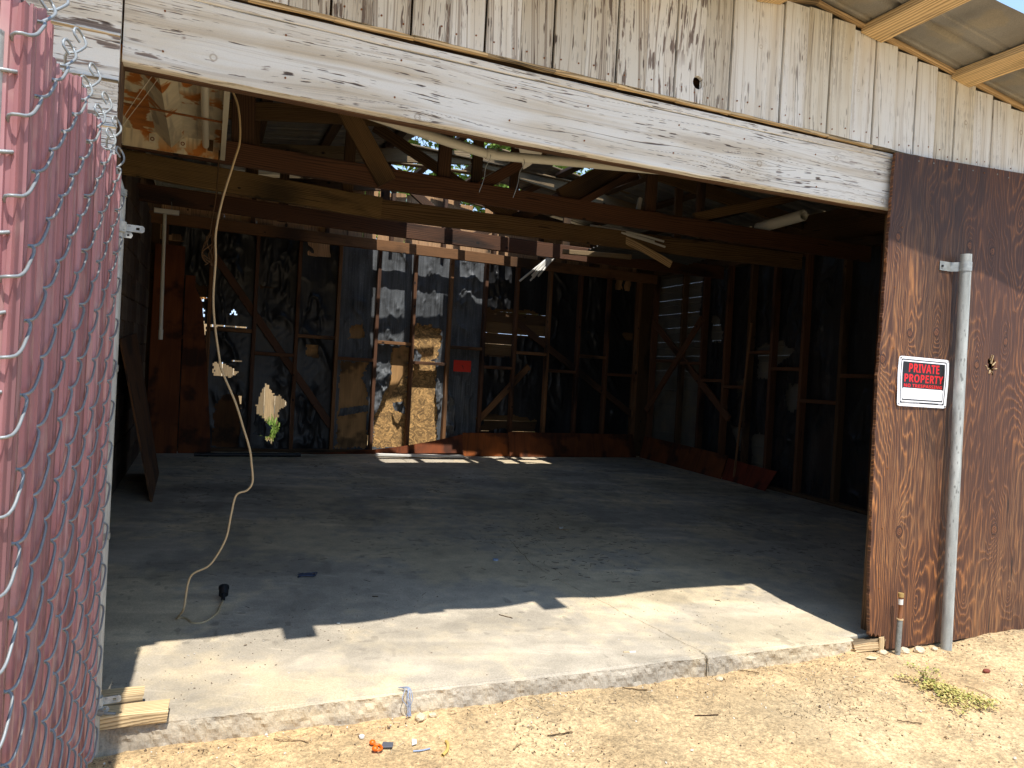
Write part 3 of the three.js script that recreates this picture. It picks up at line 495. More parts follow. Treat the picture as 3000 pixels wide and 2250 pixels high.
// ---------------------------------------------------------------- back wall
const backWall = thing('back_wall', 'back wall of open studs lined with torn black plastic sheeting', 'wall');
{
  const zf = -6.35, sx = [-0.20, 0.28, 0.77, 1.25, 1.725, 2.205, 2.67, 3.15, 3.63, 4.08, 4.57, 5.04, 5.50, 6.0];
  sx.forEach((x, i) => board('stud', V(x, 0.20, zf - 0.045), V(x, 2.69, zf - 0.045), 0.042, 0.09, [M.studD, M.stud, M.red][i % 3], backWall, { n: 4, rag: 0.004 }, V(1, 0, 0)));
  board('sill_plate', V(-0.42, 0.182, zf - 0.045), V(6.2, 0.182, zf - 0.045), 0.04, 0.09, M.dark, backWall, { n: 6 });
  board('top_plate', V(-0.42, 2.745, -6.275), V(6.2, 2.72, -6.275), 0.13, 0.045, M.stud, backWall, { n: 20, rag: 0.004 }, UP, 'timber plate along the top of the studs');
  const by = [1.45, 1.57, 1.32, 1.56, 1.32, 1.55, 1.32, 1.55, 1.32, 1.54, 1.32, 1.55, 1.32];
  for (let i = 0; i < 13; i++) board('blocking', V(sx[i] + 0.022, by[i], zf - 0.045), V(sx[i + 1] - 0.022, by[i], zf - 0.045), 0.04, 0.088, i % 2 ? M.stud : M.studD, backWall, { n: 2, rag: 0.003 });
  board('brace', V(0.30, 2.42, zf - 0.06), V(1.72, 0.48, zf - 0.06), 0.085, 0.035, M.red, backWall, { n: 4 });
  board('brace', V(4.08, 1.96, zf - 0.06), V(6.02, 0.74, zf - 0.06), 0.085, 0.035, M.redD, backWall, { n: 4 });
  board('brace', V(3.62, 0.60, zf - 0.06), V(4.32, 1.36, zf - 0.06), 0.085, 0.035, M.stud, backWall, { n: 3 });
  const place = (a, b, d) => V(a, b, -6.452 + d);
  const holes = [
    [[[0.17, 1.86], [0.25, 1.95], [0.26, 2.07], [0.10, 2.07]], [[0.17, 1.85], [0.22, 1.79], [0.21, 1.66], [0.26, 1.6], [0.26, 1.48], [0.16, 1.48]], [[-0.2, 0.2], [-0.05, 0.2], [-0.05, 2.6], [-0.2, 2.6]]],
    [ex([[0.29, 1.597], [0.69, 1.605], [0.69, 1.622], [0.29, 1.622]]), [[0.33, 1.17], [0.47, 1.18], [0.63, 1.08], [0.60, 1.03], [0.37, 1.03]], ex([[0.50, 1.76], [0.54, 1.82], [0.58, 1.75], [0.56, 1.74], [0.54, 1.79], [0.51, 1.75]]), ex([[0.55, 1.21], [0.66, 1.20], [0.66, 1.215], [0.56, 1.225]]), [[0.36, 0.2], [0.66, 0.2], [0.68, 0.8], [0.55, 0.86], [0.40, 0.7]]],
    [[[0.93, 0.99], [1.01, 0.87], [1.04, 0.8], [1.08, 0.81], [1.19, 0.76], [1.11, 0.62], [1.1, 0.41], [1.05, 0.25], [0.87, 0.39], [1.02, 0.46], [0.86, 0.62], [0.87, 0.80]], ex([[0.80, 2.13], [0.98, 2.11], [0.82, 2.09]])],
    [[[1.38, 1.32], [1.52, 1.31], [1.53, 1.47], [1.39, 1.46]]],
    [[[1.88, 1.58], [2.08, 1.58], [2.06, 1.76], [1.90, 1.74]], [[1.80, 0.22], [2.19, 0.22], [2.15, 0.95], [2.06, 1.1], [2.16, 1.30], [1.80, 1.29]]],
    [[[2.24, 0.22], [2.66, 0.22], [2.66, 1.52], [2.44, 1.50], [2.40, 1.2], [2.34, 1.1], [2.28, 0.9]]],
    [[[2.70, 0.22], [3.10, 0.22], [3.06, 0.9], [3.02, 1.3], [3.09, 1.75], [2.9, 1.82], [2.70, 1.80]]],
    [[[3.3, 0.2], [3.6, 0.2], [3.58, 0.34], [3.4, 0.42]]],
    [[[3.64, 1.46], [4.1, 1.46], [4.1, 2.12], [3.64, 2.10]], [[3.7, 0.45], [4.08, 0.5], [4.08, 0.68], [3.72, 0.7]]],
    [[[4.06, 1.75], [4.58, 1.72], [4.58, 2.06], [4.3, 2.13], [4.06, 2.10]], [[4.1, 0.45], [4.5, 0.45], [4.5, 0.62], [4.1, 0.7]]],
    [], [ex([[5.19, 1.89], [5.235, 1.92], [5.265, 1.87], [5.22, 1.885]]), ex([[5.36, 1.90], [5.40, 1.86], [5.42, 1.80], [5.39, 1.83]])], [ex([[5.78, 1.93], [5.98, 1.95], [5.98, 1.84], [5.86, 1.83]])],
  ];
  for (let i = 0; i < 13; i++) part('plastic_sheet', sheetOf(place, sx[i], sx[i + 1], 0.17, 2.74, holes[i], i * 3.7 + 2), i > 3 && i < 8 ? plasticLitDusty : plasticMat, backWall, i > 3 && i < 8 ? 'dust streaked plastic sheeting with sunlight painted into its grey' : undefined);
  // what lies behind the plastic
  const panel = (name, m, pts, z, t = 0.012) => { const g = slabGeo(pts, t); g.translate(0, 0, z); return part(name, g, m, backWall); };
  panel('plywood_patch', M.tanPly, [[1.30, 1.24], [1.62, 1.24], [1.62, 1.52], [1.30, 1.52]], -6.49);
  panel('plywood_patch', M.tanPly, [[1.74, 0.17], [2.19, 0.17], [2.19, 1.95], [1.74, 1.95]], -6.492);
  panel('plywood_patch', M.darkPly, [[0.30, 0.17], [0.76, 0.17], [0.70, 0.55], [0.62, 0.9], [0.33, 0.88]], -6.488);
  panel('strand_board', M.osb, [[2.20, 0.17], [3.15, 0.17], [3.15, 1.92], [2.20, 1.92]], -6.495);
  panel('plywood_patch', M.tanPly, [[2.42, 0.86], [2.52, 1.0], [2.655, 1.28], [2.655, 1.56], [2.46, 1.56]], -6.474, 0.008);
  for (let k = 0; k < 17; k++) board('siding_board', V(3.12, 0.24 + k * 0.147, -6.50), V(6.3, 0.24 + k * 0.147 + (k % 3) * 0.003, -6.50), k % 4 === 2 ? 0.141 : 0.1462, 0.018, k % 2 ? M.brown : M.dark, backWall, { n: 3, rag: 0.003 });
  for (let k = 12; k < 17; k++) board('siding_board', V(-0.5, 0.24 + k * 0.147, -6.50), V(3.13, 0.24 + k * 0.147, -6.50), 0.1465, 0.018, M.dark, backWall, { n: 3 });
  // hanging torn flaps
  const flap = (pts, z, seed) => { const xs = pts.map((q) => q[0]), ys = pts.map((q) => q[1]), x0 = Math.min(...xs), x1 = Math.max(...xs), y0 = Math.min(...ys), y1 = Math.max(...ys);
    const g = sheetOf((a, b, d) => V(a + (fbm(b * 12 + seed, 2, 2) - 0.5) * 0.04, b, z + d * 2.4 + (fbm(a * 10 + seed, b * 7, 3) - 0.4) * 0.10), x0, x1, y0, y1, [ex([[x0 - 1, y0 - 1], [x1 + 1, y0 - 1], [x1 + 1, y1 + 1], [x0 - 1, y1 + 1], [x0 - 1, y0 - 1], ...pts.slice(), pts[0]])], seed, 0.01); part('torn_plastic', g, plasticLitDusty, backWall); };
  flap([[2.23, 1.30], [2.36, 1.36], [2.43, 1.25], [2.42, 1.05], [2.36, 0.92], [2.30, 0.72], [2.23, 0.62]], -6.44, 5);
  flap([[2.46, 0.80], [2.58, 0.82], [2.64, 0.74], [2.62, 0.66], [2.50, 0.70]], -6.42, 9);
  flap([[2.72, 1.52], [2.80, 1.42], [2.80, 1.34], [2.72, 1.34]], -6.43, 13);
  flap([[2.92, 1.36], [3.02, 1.40], [3.02, 1.34]], -6.43, 15);
  flap([[3.04, 1.15], [3.10, 1.0], [3.12, 0.8], [3.06, 0.72], [3.02, 0.95]], -6.42, 19);
  flap([[3.2, 1.0], [3.3, 0.8], [3.32, 0.5], [3.2, 0.3], [3.15, 0.3], [3.15, 0.9]], -6.41, 23);
  flap([[0.82, 0.62], [1.02, 0.46], [1.0, 0.34], [0.82, 0.36]], -6.44, 29);
  flap([[1.82, 0.70], [2.19, 0.76], [2.19, 0.68], [1.82, 0.60]], -6.46, 31);
  // gable boards above the plate, with gaps
  const gb = mat({ map: tLumber.map, bumpMap: tLumber.bump, bumpScale: 0.002, color: 0xe6cbb8 });
  for (let x = -0.5, k = 0; x < 6.3; x += 0.178, k++) { const top = Math.min(roofY(x, -6.45), roofY(x + 0.17, -6.45)) - 0.03 - (x > 2.05 && x < 3.5 ? 0.10 + 0.10 * vn(x * 5, 2) : 0); board('gable_board', V(x + 0.088, 2.54, -6.472), V(x + 0.088, top, -6.47), k === 15 || k === 16 || k === 14 ? 0.160 : 0.1775, 0.018, gb, backWall, { n: 2, rag: 0.003, ragEnd: 0.02 }, V(1, 0, 0)); }
  for (const x of [0.7, 1.55, 2.34, 3.02, 3.72, 4.4, 5.2]) board('gable_stud', V(x, 2.80, -6.40), V(x, roofY(x, -6.4) - 0.02, -6.40), 0.045, 0.09, M.redD, backWall, { n: 2 }, V(1, 0, 0));
  for (const [x0, x1] of [[-0.42, 2.78], [6.2, 2.82]]) board('gable_rafter', V(x0, roofY(x0, -6.36) - 0.09, -6.36), V(x1, roofY(x1, -6.36) - 0.09, -6.36), 0.13, 0.04, M.dark, backWall, { n: 3 });
}

board('corner_board', V(6.18, 0.1, -6.46), V(6.18, 3.2, -6.46), 0.42, 0.02, M.dark, backWall, {}, V(1, 0, 0));
board('corner_board', V(-0.42, 0.1, -6.46), V(-0.42, 3.2, -6.46), 0.3, 0.02, M.dark, backWall, {}, V(1, 0, 0));
// ---------------------------------------------------------------- right wall
const rightWall = thing('right_wall', 'right side wall of dark studs over black plastic and pale siding', 'wall');
{
  const X0 = 6.2, sz = [-6.32, -5.62, -5.16, -4.69, -4.27, -3.88, -3.41, -2.89, -2.45, -1.95, -1.45, -0.95, -0.45, -0.08];
  sz.forEach((z, i) => board('stud', V(X0 + 0.045, fl(z) + 0.04, z), V(X0 + 0.045, 2.62 + fl(z), z), 0.09, 0.042, [M.studD, M.dark, M.red][i % 3], rightWall, { n: 3, rag: 0.004 }, V(1, 0, 0)));
  board('sill_plate', V(X0 + 0.045, fl(-0.05) + 0.02, -0.05), V(X0 + 0.045, fl(-6.35) + 0.02, -6.35), 0.04, 0.09, M.dark, rightWall, { n: 3 });
  board('top_plate', V(X0 + 0.045, 2.66 + fl(-0.05), -0.05), V(X0 + 0.045, 2.66 + fl(-6.35), -6.35), 0.09, 0.09, M.dark, rightWall, { n: 3 });
  const by = [1.45, 1.42, 1.2, 1.13, 1.55, 1.36, 1.02, 1.3, 1.1, 1.3, 1.1, 1.3, 1.1];
  for (let i = 0; i < 13; i++) board('blocking', V(X0 + 0.045, by[i] + 0.1, sz[i] + 0.022), V(X0 + 0.045, by[i] + 0.1, sz[i + 1] - 0.022), 0.04, 0.088, M.studD, rightWall, { n: 1 });
  board('brace', V(X0 + 0.02, 2.10, -6.30), V(X0 + 0.02, 0.84, -4.55), 0.09, 0.035, M.studD, rightWall, { n: 4 });
  board('brace', V(X0 - 0.012, 2.10, -5.15), V(X0 - 0.012, 0.82, -6.34), 0.09, 0.03, M.studD, rightWall, { n: 4, ragEnd: 0.05 });
  const place = (a, b, d) => V(X0 + 0.098 - d, b, -a);
  const P = (l) => l.map(([z, y]) => [-z, y]);
  const H = [[[[5.0, 0], [6.5, 0], [6.5, 3], [5.28, 3], [5.34, 2.2], [5.2, 1.9], [5.18, 0]]],
    [P([[-5.1, 2.16], [-4.95, 2.1], [-4.82, 1.9], [-4.86, 1.8], [-5.08, 1.78]])], [P([[-4.5, 1.30], [-4.28, 1.42], [-4.28, 1.30], [-4.52, 1.08]])], [P([[-4.22, 1.74], [-3.98, 1.78], [-3.76, 1.76], [-3.58, 1.66], [-3.86, 1.5], [-3.98, 1.36], [-4.18, 1.34]])],
    [P([[-4.60, 0.76], [-4.3, 0.74], [-4.28, 0.42], [-4.45, 0.5]]), P([[-4.2, 0.68], [-3.95, 0.73], [-3.92, 0.26], [-4.2, 0.30]])], [P([[-3.68, 1.29], [-3.48, 1.30], [-3.5, 1.12], [-3.58, 0.98], [-3.70, 1.06]])], [P([[-2.35, 0.9], [-2.28, 0.6], [-2.3, 0.5], [-2.36, 0.7]])]];
  const all = H.flat();
  for (let i = 0; i < 13; i++) part('plastic_sheet', sheetOf(place, -sz[i + 1], -sz[i] , 0.03, 2.72, all, 60 + i * 4.3, 0.018), plasticMat, rightWall);
  for (let k = 0; k < 15; k++) { // pale lap siding seen through the tears: each course is a board with a grooved face
    const y = 0.02 + k * 0.2, S = new Soup(), prof = [[0, 0.010], [0.11, 0.003], [0.115, 0.008], [0.128, 0.008], [0.133, 0.003], [0.2, -0.004], [0.2, -0.012], [0, -0.002]];
    for (let q = 0; q < prof.length; q++) { const a = prof[q], b = prof[(q + 1) % prof.length]; S.quad(V(X0 + 0.135 - a[1], y + a[0], -6.5), V(X0 + 0.135 - b[1], y + b[0], -6.5), V(X0 + 0.135 - b[1], y + b[0], 0), V(X0 + 0.135 - a[1], y + a[0], 0), [0, y + a[0]], [0, y + b[0]], [6.5, y + b[0]], [6.5, y + a[0]]); }
    part('siding_course', S.geo(), M.vinyl, rightWall);
  }
}
// ---------------------------------------------------------------- left wall of concrete blocks
const leftWall = thing('left_wall', 'dark concrete block wall along the left side of the garage', 'wall');
{
  part('mortar', boxGeo(0.12, 2.9, 6.40, -0.435, 1.38, -3.29), M.mortar, leftWall);
  const shape = slabGeo([[-0.194, -0.094], [0.194, -0.094], [0.194, 0.094], [-0.194, 0.094]], 0.03, [], 0.003); { const T = shape.attributes.uv, P = shape.attributes.position; for (let i = 0; i < T.count; i++) T.setXY(i, P.getX(i) + P.getZ(i), P.getY(i)); }
  shape.rotateY(Math.PI / 2);
  const vars = [M.block, texMat(tBlock, 0.004, { color: 0xd0c8c0 }), texMat(tBlock, 0.004, { color: 0xb8a898 })];
  for (let j = 0; j < 13; j++) for (let i = 0; i < 16; i++) { const b = part('block', shape, vars[(i * 7 + j * 3) % 3], leftWall); b.position.set(-0.372 + R(-0.003, 0.003), 0.10 + j * 0.2 + fl(-i * 0.4), -0.30 - i * 0.4 - (j % 2) * 0.2); }
  board('top_board', V(-0.50, 2.9, -0.05), V(-0.50, 3.06, -6.4), 0.36, 0.03, M.dark, leftWall, {});
  board('top_board', V(6.33, 2.9, -0.05), V(6.33, 3.06, -6.5), 0.36, 0.02, M.dark, rightWall, {});
}

// ---------------------------------------------------------------- plywood door, sign, poles
{
  const t = thing('plywood_door', 'tall brown weathered plywood sheet closing the right of the opening', 'door');
  const left = []; const L = [[3.385, 0.02], [3.365, 0.29], [3.352, 0.63], [3.345, 0.97], [3.338, 1.31], [3.345, 1.48], [3.350, 1.76], [3.356, 2.0], [3.362, 2.2], [3.37, 2.41]];
  for (let i = 0; i < L.length - 1; i++) for (let k = 0; k < 12; k++) { const q = k / 12; left.push([mix(L[i][0], L[i + 1][0], q) + (fbm(i * 12 + k, 2, 2) - 0.5) * 0.008, mix(L[i][1], L[i + 1][1], q)]); }
  const bottom = []; for (let x = 4.585; x > 3.50; x -= 0.03) bottom.push([x, -0.065 + 0.012 * sst(3.6, 4.6, x) + (fbm(x * 40, 1, 2) - 0.5) * 0.010]);
  const rot = [[3.50, -0.04], [3.492, 0.0], [3.470, 0.012], [3.462, -0.004], [3.44, 0.020], [3.43, 0.008], [3.41, 0.03], [3.40, 0.012], [3.39, 0.03]];
  const hole = []; for (let i = 0; i < 26; i++) { const a = i / 26 * 6.283, r = 0.021 + 0.020 * vn(i * 1.3, 4); hole.push([4.165 + r * 0.9 * Math.cos(a), 1.408 + r * 1.25 * Math.sin(a)]); }
  const g = slabGeo([...bottom, ...rot, ...left, [3.37, 2.41], [4.585, 2.47]], 0.016, [hole], 0.001); g.translate(0, 0, 0.031);
  const sh = part('sheet', g, M.ply, t);
  // splinters round the broken knot
  for (let i = 0; i < 16; i++) { const a = R(0, 6.28), r0 = R(0.03, 0.05), r1 = R(0.012, 0.03); board('splinter', V(4.165 + r0 * Math.cos(a), 1.408 + r0 * 1.25 * Math.sin(a), 0.040), V(4.165 + r1 * Math.cos(a), 1.408 + r1 * 1.25 * Math.sin(a) - 0.01, 0.030 + R(0, 0.012)), R(0.004, 0.012), 0.003, M.raw, sh, {}, ZP); }
  { const ng = new THREE.CylinderGeometry(0.004, 0.004, 0.003, 8); ng.rotateX(Math.PI / 2); for (let i = 0; i < 12; i++) { const n = part('nail', ng, i % 3 ? M.galvD : M.rod, sh); n.position.set(3.42 + i * 0.1 + R(-0.02, 0.02), 2.385 + i * 0.004 + R(-0.01, 0.01), 0.0405); } for (let y = 0.25; y < 2.3; y += 0.3) { const n = part('nail', ng, M.rod, sh); n.position.set(3.43 + R(-0.015, 0.015), y, 0.0405); } }
  board('cleat', V(3.45, 0.3, 0.005), V(3.45, 2.1, 0.005), 0.09, 0.035, M.dark, t, {}, V(1, 0, 0));
  const t2 = thing('plywood_door', 'second brown plywood sheet, beyond the right edge of the first', 'door');
  const g2 = slabGeo([[4.592, -0.05], [5.80, -0.04], [5.80, 2.45], [4.592, 2.44]], 0.016, [], 0.001); g2.translate(0, 0, 0.029); part('sheet', g2, M.ply, t2);
  // rotten board end at the foot
  const rb = thing('rotten_board', 'splintered rotten board end at the foot of the plywood', 'board');
  board('board', V(3.31, -0.035, 0.01), V(3.50, -0.028, 0.02), 0.040, 0.05, M.rawGrey, rb, { n: 10, rag: 0.02, ragEnd: 0.06 });
  board('splinter', V(3.29, -0.05, 0.03), V(3.48, -0.055, 0.035), 0.016, 0.014, M.raw, rb, { n: 8, rag: 0.012, ragEnd: 0.05 });
  board('splinter', V(3.468, -0.085, 0.046), V(3.462, 0.005, 0.046), 0.03, 0.008, M.raw, rb, { n: 3, rag: 0.006 }, V(1, 0, 0));
}
{ // printed warning sign
  const c = document.createElement('canvas'); c.width = 1024; c.height = 720; const x = c.getContext('2d');
  x.fillStyle = '#f4f4f6'; x.fillRect(0, 0, 1024, 720);
  const rr = (a, b, w, h, r, f) => { x.fillStyle = f; x.beginPath(); x.moveTo(a + r, b); x.arcTo(a + w, b, a + w, b + h, r); x.arcTo(a + w, b + h, a, b + h, r); x.arcTo(a, b + h, a, b, r); x.arcTo(a, b, a + w, b, r); x.closePath(); x.fill(); };
  rr(50, 38, 924, 640, 22, '#1c1c1f'); rr(66, 54, 892, 600, 16, '#f4f4f6'); rr(86, 74, 852, 560, 8, '#1a191b'); rr(96, 454, 832, 160, 18, '#f6f6f8');
  x.textAlign = 'center'; x.textBaseline = 'alphabetic'; x.lineJoin = 'round';
  const word = (s, y, px, w) => { x.save(); x.font = `bold ${px}px sans-serif`; const k = w / x.measureText(s).width; x.translate(512, y); x.scale(k, 1); x.fillStyle = '#e01014'; x.strokeStyle = '#e01014'; x.lineWidth = 1.5; x.strokeText(s, 0, 0); x.fillText(s, 0, 0); x.restore(); };
  word('PRIVATE', 222, 176, 630); word('PROPERTY', 366, 160, 790); word('NO TRESPASSING', 440, 66, 790);
  x.fillStyle = '#f0f0f2'; x.font = 'bold 13px sans-serif'; x.textAlign = 'left'; for (let i = 0; i < 22; i++) x.fillRect(90 + i * 17, 661, 12, 7); for (let i = 0; i < 5; i++) x.fillRect(860 + i * 16, 661, 12, 7); x.strokeStyle = '#f4f4f6'; x.lineWidth = 5; x.strokeRect(72, 612, 18, 22);
  const tex = new THREE.CanvasTexture(c); tex.colorSpace = THREE.SRGBColorSpace;
  const t = thing('warning_sign', 'private property no trespassing sign nailed to the plywood', 'sign');
  const W = 0.356, Hh = 0.250, S = [], T = [], ix = [], nx = 20, ny = 14, rad = 0.012;
  const front = (i, j) => { let u = i / nx, v = j / ny, px = (u - 0.5) * W, py = (v - 0.5) * Hh; // round corners
    const cx = Math.max(0, Math.abs(px) - (W / 2 - rad)), cy = Math.max(0, Math.abs(py) - (Hh / 2 - rad)), d = Math.hypot(cx, cy); if (d > rad) { px -= Math.sign(px) * cx * (1 - rad / d); py -= Math.sign(py) * cy * (1 - rad / d); }
    return [px + 0.004 * Math.sin(v * 4) * (u - 0.3), py, 0.003 * Math.sin(v * 5 + 1) * Math.cos(u * 4) + 0.002 * (u - 0.5), u, v]; };
  for (const [dz, flip] of [[0.0012, 0], [-0.0012, 1]]) { const b = S.length / 3; for (let j = 0; j <= ny; j++) for (let i = 0; i <= nx; i++) { const q = front(i, j); S.push(q[0], q[1], q[2] + dz); T.push(q[3], q[4]); }
    for (let j = 0; j < ny; j++) for (let i = 0; i < nx; i++) { const k = b + j * (nx + 1) + i; const f = [k, k + 1, k + nx + 2, k, k + nx + 2, k + nx + 1]; ix.push(...(flip ? f.reverse() : f)); } }
  const g = new THREE.BufferGeometry(); g.setAttribute('position', new THREE.Float32BufferAttribute(S, 3)); g.setAttribute('uv', new THREE.Float32BufferAttribute(T, 2)); g.setIndex(ix); g.computeVertexNormals();
  const m = part('panel', g, mat({ map: tex, roughness: 0.38 }), t); 
  for (const [a, b] of [[-0.168, 0.115], [0.168, 0.115], [-0.168, -0.115], [0.168, -0.115]]) { const n = part('nail', new THREE.SphereGeometry(0.0042, 10, 6), M.black, t); n.position.set(a, b, 0.002); n.scale.z = 0.5; }
  t.position.set(3.6475, 1.288, 0.0465); t.rotation.z = -0.008;
}
{
  const t = thing('metal_pole', 'tall galvanized pole standing against the plywood', 'pole');
  const P0 = V(3.874, -0.14, 0.092), P1 = V(3.846, 1.955, 0.092);
  part('pipe', pipeGeo(P0, P1, 0.0265, 28, 0.023), M.galv, t);
  const S = []; for (let i = 0; i <= 24; i++) { const a = -2.2 + i / 24 * 4.4; S.push([3.847 + 0.029 * Math.sin(a), 0.092 + 0.029 * Math.cos(a)]); }
  const band = [[3.72, 0.046], [3.80, 0.046], ...S.slice(0, 20)]; const Q = new Soup();
  for (let i = 0; i < band.length - 1; i++) { const [a, b] = band[i], [c, d] = band[i + 1]; const up = V(0, 1.915, 0).y, dn = 1.868; Q.quad(V(a, dn, b), V(c, dn, d), V(c, up, d), V(a, up, b), [a, 0], [c, 0], [c, 0.05], [a, 0.05]); Q.quad(V(a, up, b - 0.002), V(c, up, d - 0.002), V(c, dn, d - 0.002), V(a, dn, b - 0.002), [a, 0], [c, 0], [c, 0.05], [a, 0.05]); }
  part('strap', Q.geo(), mat({ map: tGalv.map, color: 0xe8e8e6, metalness: 0.3, roughness: 0.45, side: THREE.DoubleSide }), t, 'flat metal strap fixing the pole');
  part('screw', pipeGeo(V(3.735, 1.89, 0.045), V(3.735, 1.89, 0.052), 0.006, 10), M.black, t);
  const s = thing('stub_pipe', 'short capped pipe stub in front of the plywood', 'pipe');
  part('sleeve', pipeGeo(V(3.528, -0.15, 0.086), V(3.533, 0.10, 0.086), 0.0135, 18), M.galvD, s);
  part('collar', pipeGeo(V(3.533, 0.10, 0.086), V(3.533, 0.106, 0.086), 0.0155, 18), M.rawGrey, s);
  part('upper_pipe', tubeGeo([[3.533, 0.10, 0.086], [3.536, 0.15, 0.086], [3.530, 0.19, 0.087], [3.528, 0.222, 0.088]], 0.0105, 20, 14), M.copper, s, 'rusty brown upper pipe');
  part('tape', pipeGeo(V(3.5295, 0.178, 0.087), V(3.5285, 0.205, 0.0875), 0.0118, 16), M.white, s);
  part('cap', pipeGeo(V(3.528, 0.215, 0.088), V(3.528, 0.234, 0.088), 0.014, 16), M.brass, s);
}
// ---------------------------------------------------------------- chain-link gate with red slats
{
  const t = thing('chain_link_gate', 'chain link gate woven with faded red privacy slats at the far left', 'gate');
  // gate plane: s metres from the far post towards the camera
  const F = V(0.018, 0, 0.075), D = V(-0.0146, 0, 1).normalize(), Nn = V(1, 0, 0.0146).normalize();   // Nn points to the camera side
  const at = (s, y, n = 0) => F.clone().addScaledVector(D, s).addScaledVector(Nn, n).setY(y);
  const p = 0.100, per = 0.128, N = 12, GE = 1.17;
  // frame: tube with a rounded top corner
  const fr = []; fr.push(at(-0.02, -0.06)); for (let y = 0.1; y < 1.70; y += 0.25) fr.push(at(-0.02, y)); for (let i = 0; i <= 6; i++) { const a = i / 6 * 1.571; fr.push(at(-0.02 + 0.07 * (1 - Math.cos(a)), 1.705 + 0.07 * Math.sin(a), -0.03 * i / 6)); } for (let s = 0.2; s < 1.1; s += 0.2) fr.push(at(s, 1.735, -0.034)); fr.push(at(GE, 1.735, -0.034));
  part('frame', tubeGeo(fr, 0.0175, 160, 16, false, 0.2), M.galv, t);
  part('frame', tubeGeo([at(-0.0, -0.03, -0.03), at(0.4, -0.03, -0.03), at(GE, -0.03, -0.03)], 0.0175, 12, 14), M.galv, t);
  part('post', pipeGeo(at(GE + 0.02, -0.2, -0.045), at(GE + 0.02, 1.7, -0.045), 0.025, 20), M.galv, t);
  // fittings on the frame
  for (const y of [1.70, 0.62, 1.15]) part('band', pipeGeo(at(-0.02, y), at(-0.02, y + 0.022), 0.0205, 18), M.galvD, t);
  const latch = (y, tall) => { const L = part('latch', noUV([slabGeo([[0, -0.011], [0.052, -0.011], [0.058, -0.006], [0.058, 0.006], [0.052, 0.011], [0, 0.011]], 0.004, [[[0.034, -0.004], [0.044, -0.004], [0.044, 0.004], [0.034, 0.004]]]), pipeGeo(V(-0.014, -0.016, 0), V(-0.014, 0.016, 0), 0.022, 18)]), M.galv, t, 'galvanized latch tongue with a square hole'); L.position.copy(at(-0.02, y)).add(V(0.016, 0, 0)); L.rotation.y = 0.15; const Q = part('latch', slabGeo([[0, -0.009], [0.022, -0.009], [0.027, 0], [0.022, 0.009], [0, 0.009]], 0.004, [[[0.010, -0.003], [0.017, -0.003], [0.017, 0.003], [0.010, 0.003]]]), M.galv, t); Q.position.copy(at(-0.02, y - 0.024)).add(V(0.016, 0, 0.006)); };
  latch(1.605); latch(0.105);
  part('bolt', pipeGeo(at(-0.02, 0.080).add(V(0.0, 0, 0.02)), at(-0.02, 0.068).add(V(0.062, 0, 0.02)), 0.005, 12), M.galvD, t);
  part('bolt_head', pipeGeo(at(-0.02, 0.082).add(V(0.02, 0, 0.026)), at(-0.02, 0.082).add(V(0.02, 0, 0.034)), 0.010, 14), M.galvD, t);
  // slats: ribbed hollow profile extruded upwards
  const half = [[-0.037, 0.0], [-0.028, 0.004], [-0.026, 0.0085], [-0.015, 0.0085], [-0.013, 0.003], [-0.004, 0.003], [0, 0.0095], [0.004, 0.003], [0.013, 0.003], [0.015, 0.0085], [0.026, 0.0085], [0.028, 0.004], [0.037, 0]];
  half.forEach((q) => { q[0] *= 1.10; q[1] *= 1.4; });
  const prof = [...half, ...half.slice(1, -1).reverse().map(([a, b]) => [a, -b * 0.8])];
  const slatShape = (H, cut) => { const S = new Soup(), n = prof.length, seg = 6; const P = (k, i) => { const [a, b] = prof[k % n], y = H * i / seg; return V(a + 0.0016 * Math.sin(i * 2.1 + cut), y + (i === seg ? (a * cut * 0.5 + (hsh(k, (cut * 100) | 0) - 0.5) * 0.010) : 0), b + 0.002 * Math.sin(i * 1.3 + cut * 2)); };
    for (let i = 0; i < seg; i++) for (let k = 0; k < n; k++) { const v0 = H * i / seg, v1 = H * (i + 1) / seg, u0 = cut * 3 + k * 0.008, u1 = u0 + 0.008; S.quad(P(k, i), P(k, i + 1), P(k + 1, i + 1), P(k + 1, i), [u0, v0], [u0, v1], [u1, v1], [u1, v0]); } return S.geo(); };
  const sm = [M.slat, M.slatB, M.slatC]; const Q = new THREE.Matrix4().makeBasis(D, UP, V(0, 0, 0).crossVectors(D, UP)); const qq = new THREE.Quaternion().setFromRotationMatrix(Q);
  for (let i = 0; i < N; i++) { const s = (i + 0.5) * p, H = 1.815 + R(-0.03, 0.03); const m = part('slat', slatShape(H, R(-0.8, 0.8)), sm[i % 3], t); m.position.copy(at(s + R(-0.004, 0.004), -0.04)); m.quaternion.copy(qq); m.rotateY(R(-0.16, 0.16)); m.rotateZ(R(-0.003, 0.003)); m.scale.x = R(0.9, 1.02); }
  // woven wires: one flattened spiral per slat
  for (let i = 0; i < N; i++) {
    const s0 = i * p, pts = [], y0 = -0.03 + (i % 2) * per * 0.5 + (hsh(i, 5) - 0.5) * 0.006 + (i % 2) * per * 0.0, d = 0.0175, kN = 14;
    for (let k = 0; k < kN; k++) { const y = y0 + k * per; for (const [u, h, n] of [[1.03, 0, 0], [0.94, 0.02, 0.7], [0.76, 0.10, 1.0], [0.5, 0.25, 1.05], [0.24, 0.40, 1.0], [0.06, 0.48, 0.7], [-0.03, 0.5, 0], [0.08, 0.53, -0.7], [0.5, 0.75, -1], [0.92, 0.97, -0.7]]) pts.push(at(s0 + u * p, y + h * per, n * d)); }
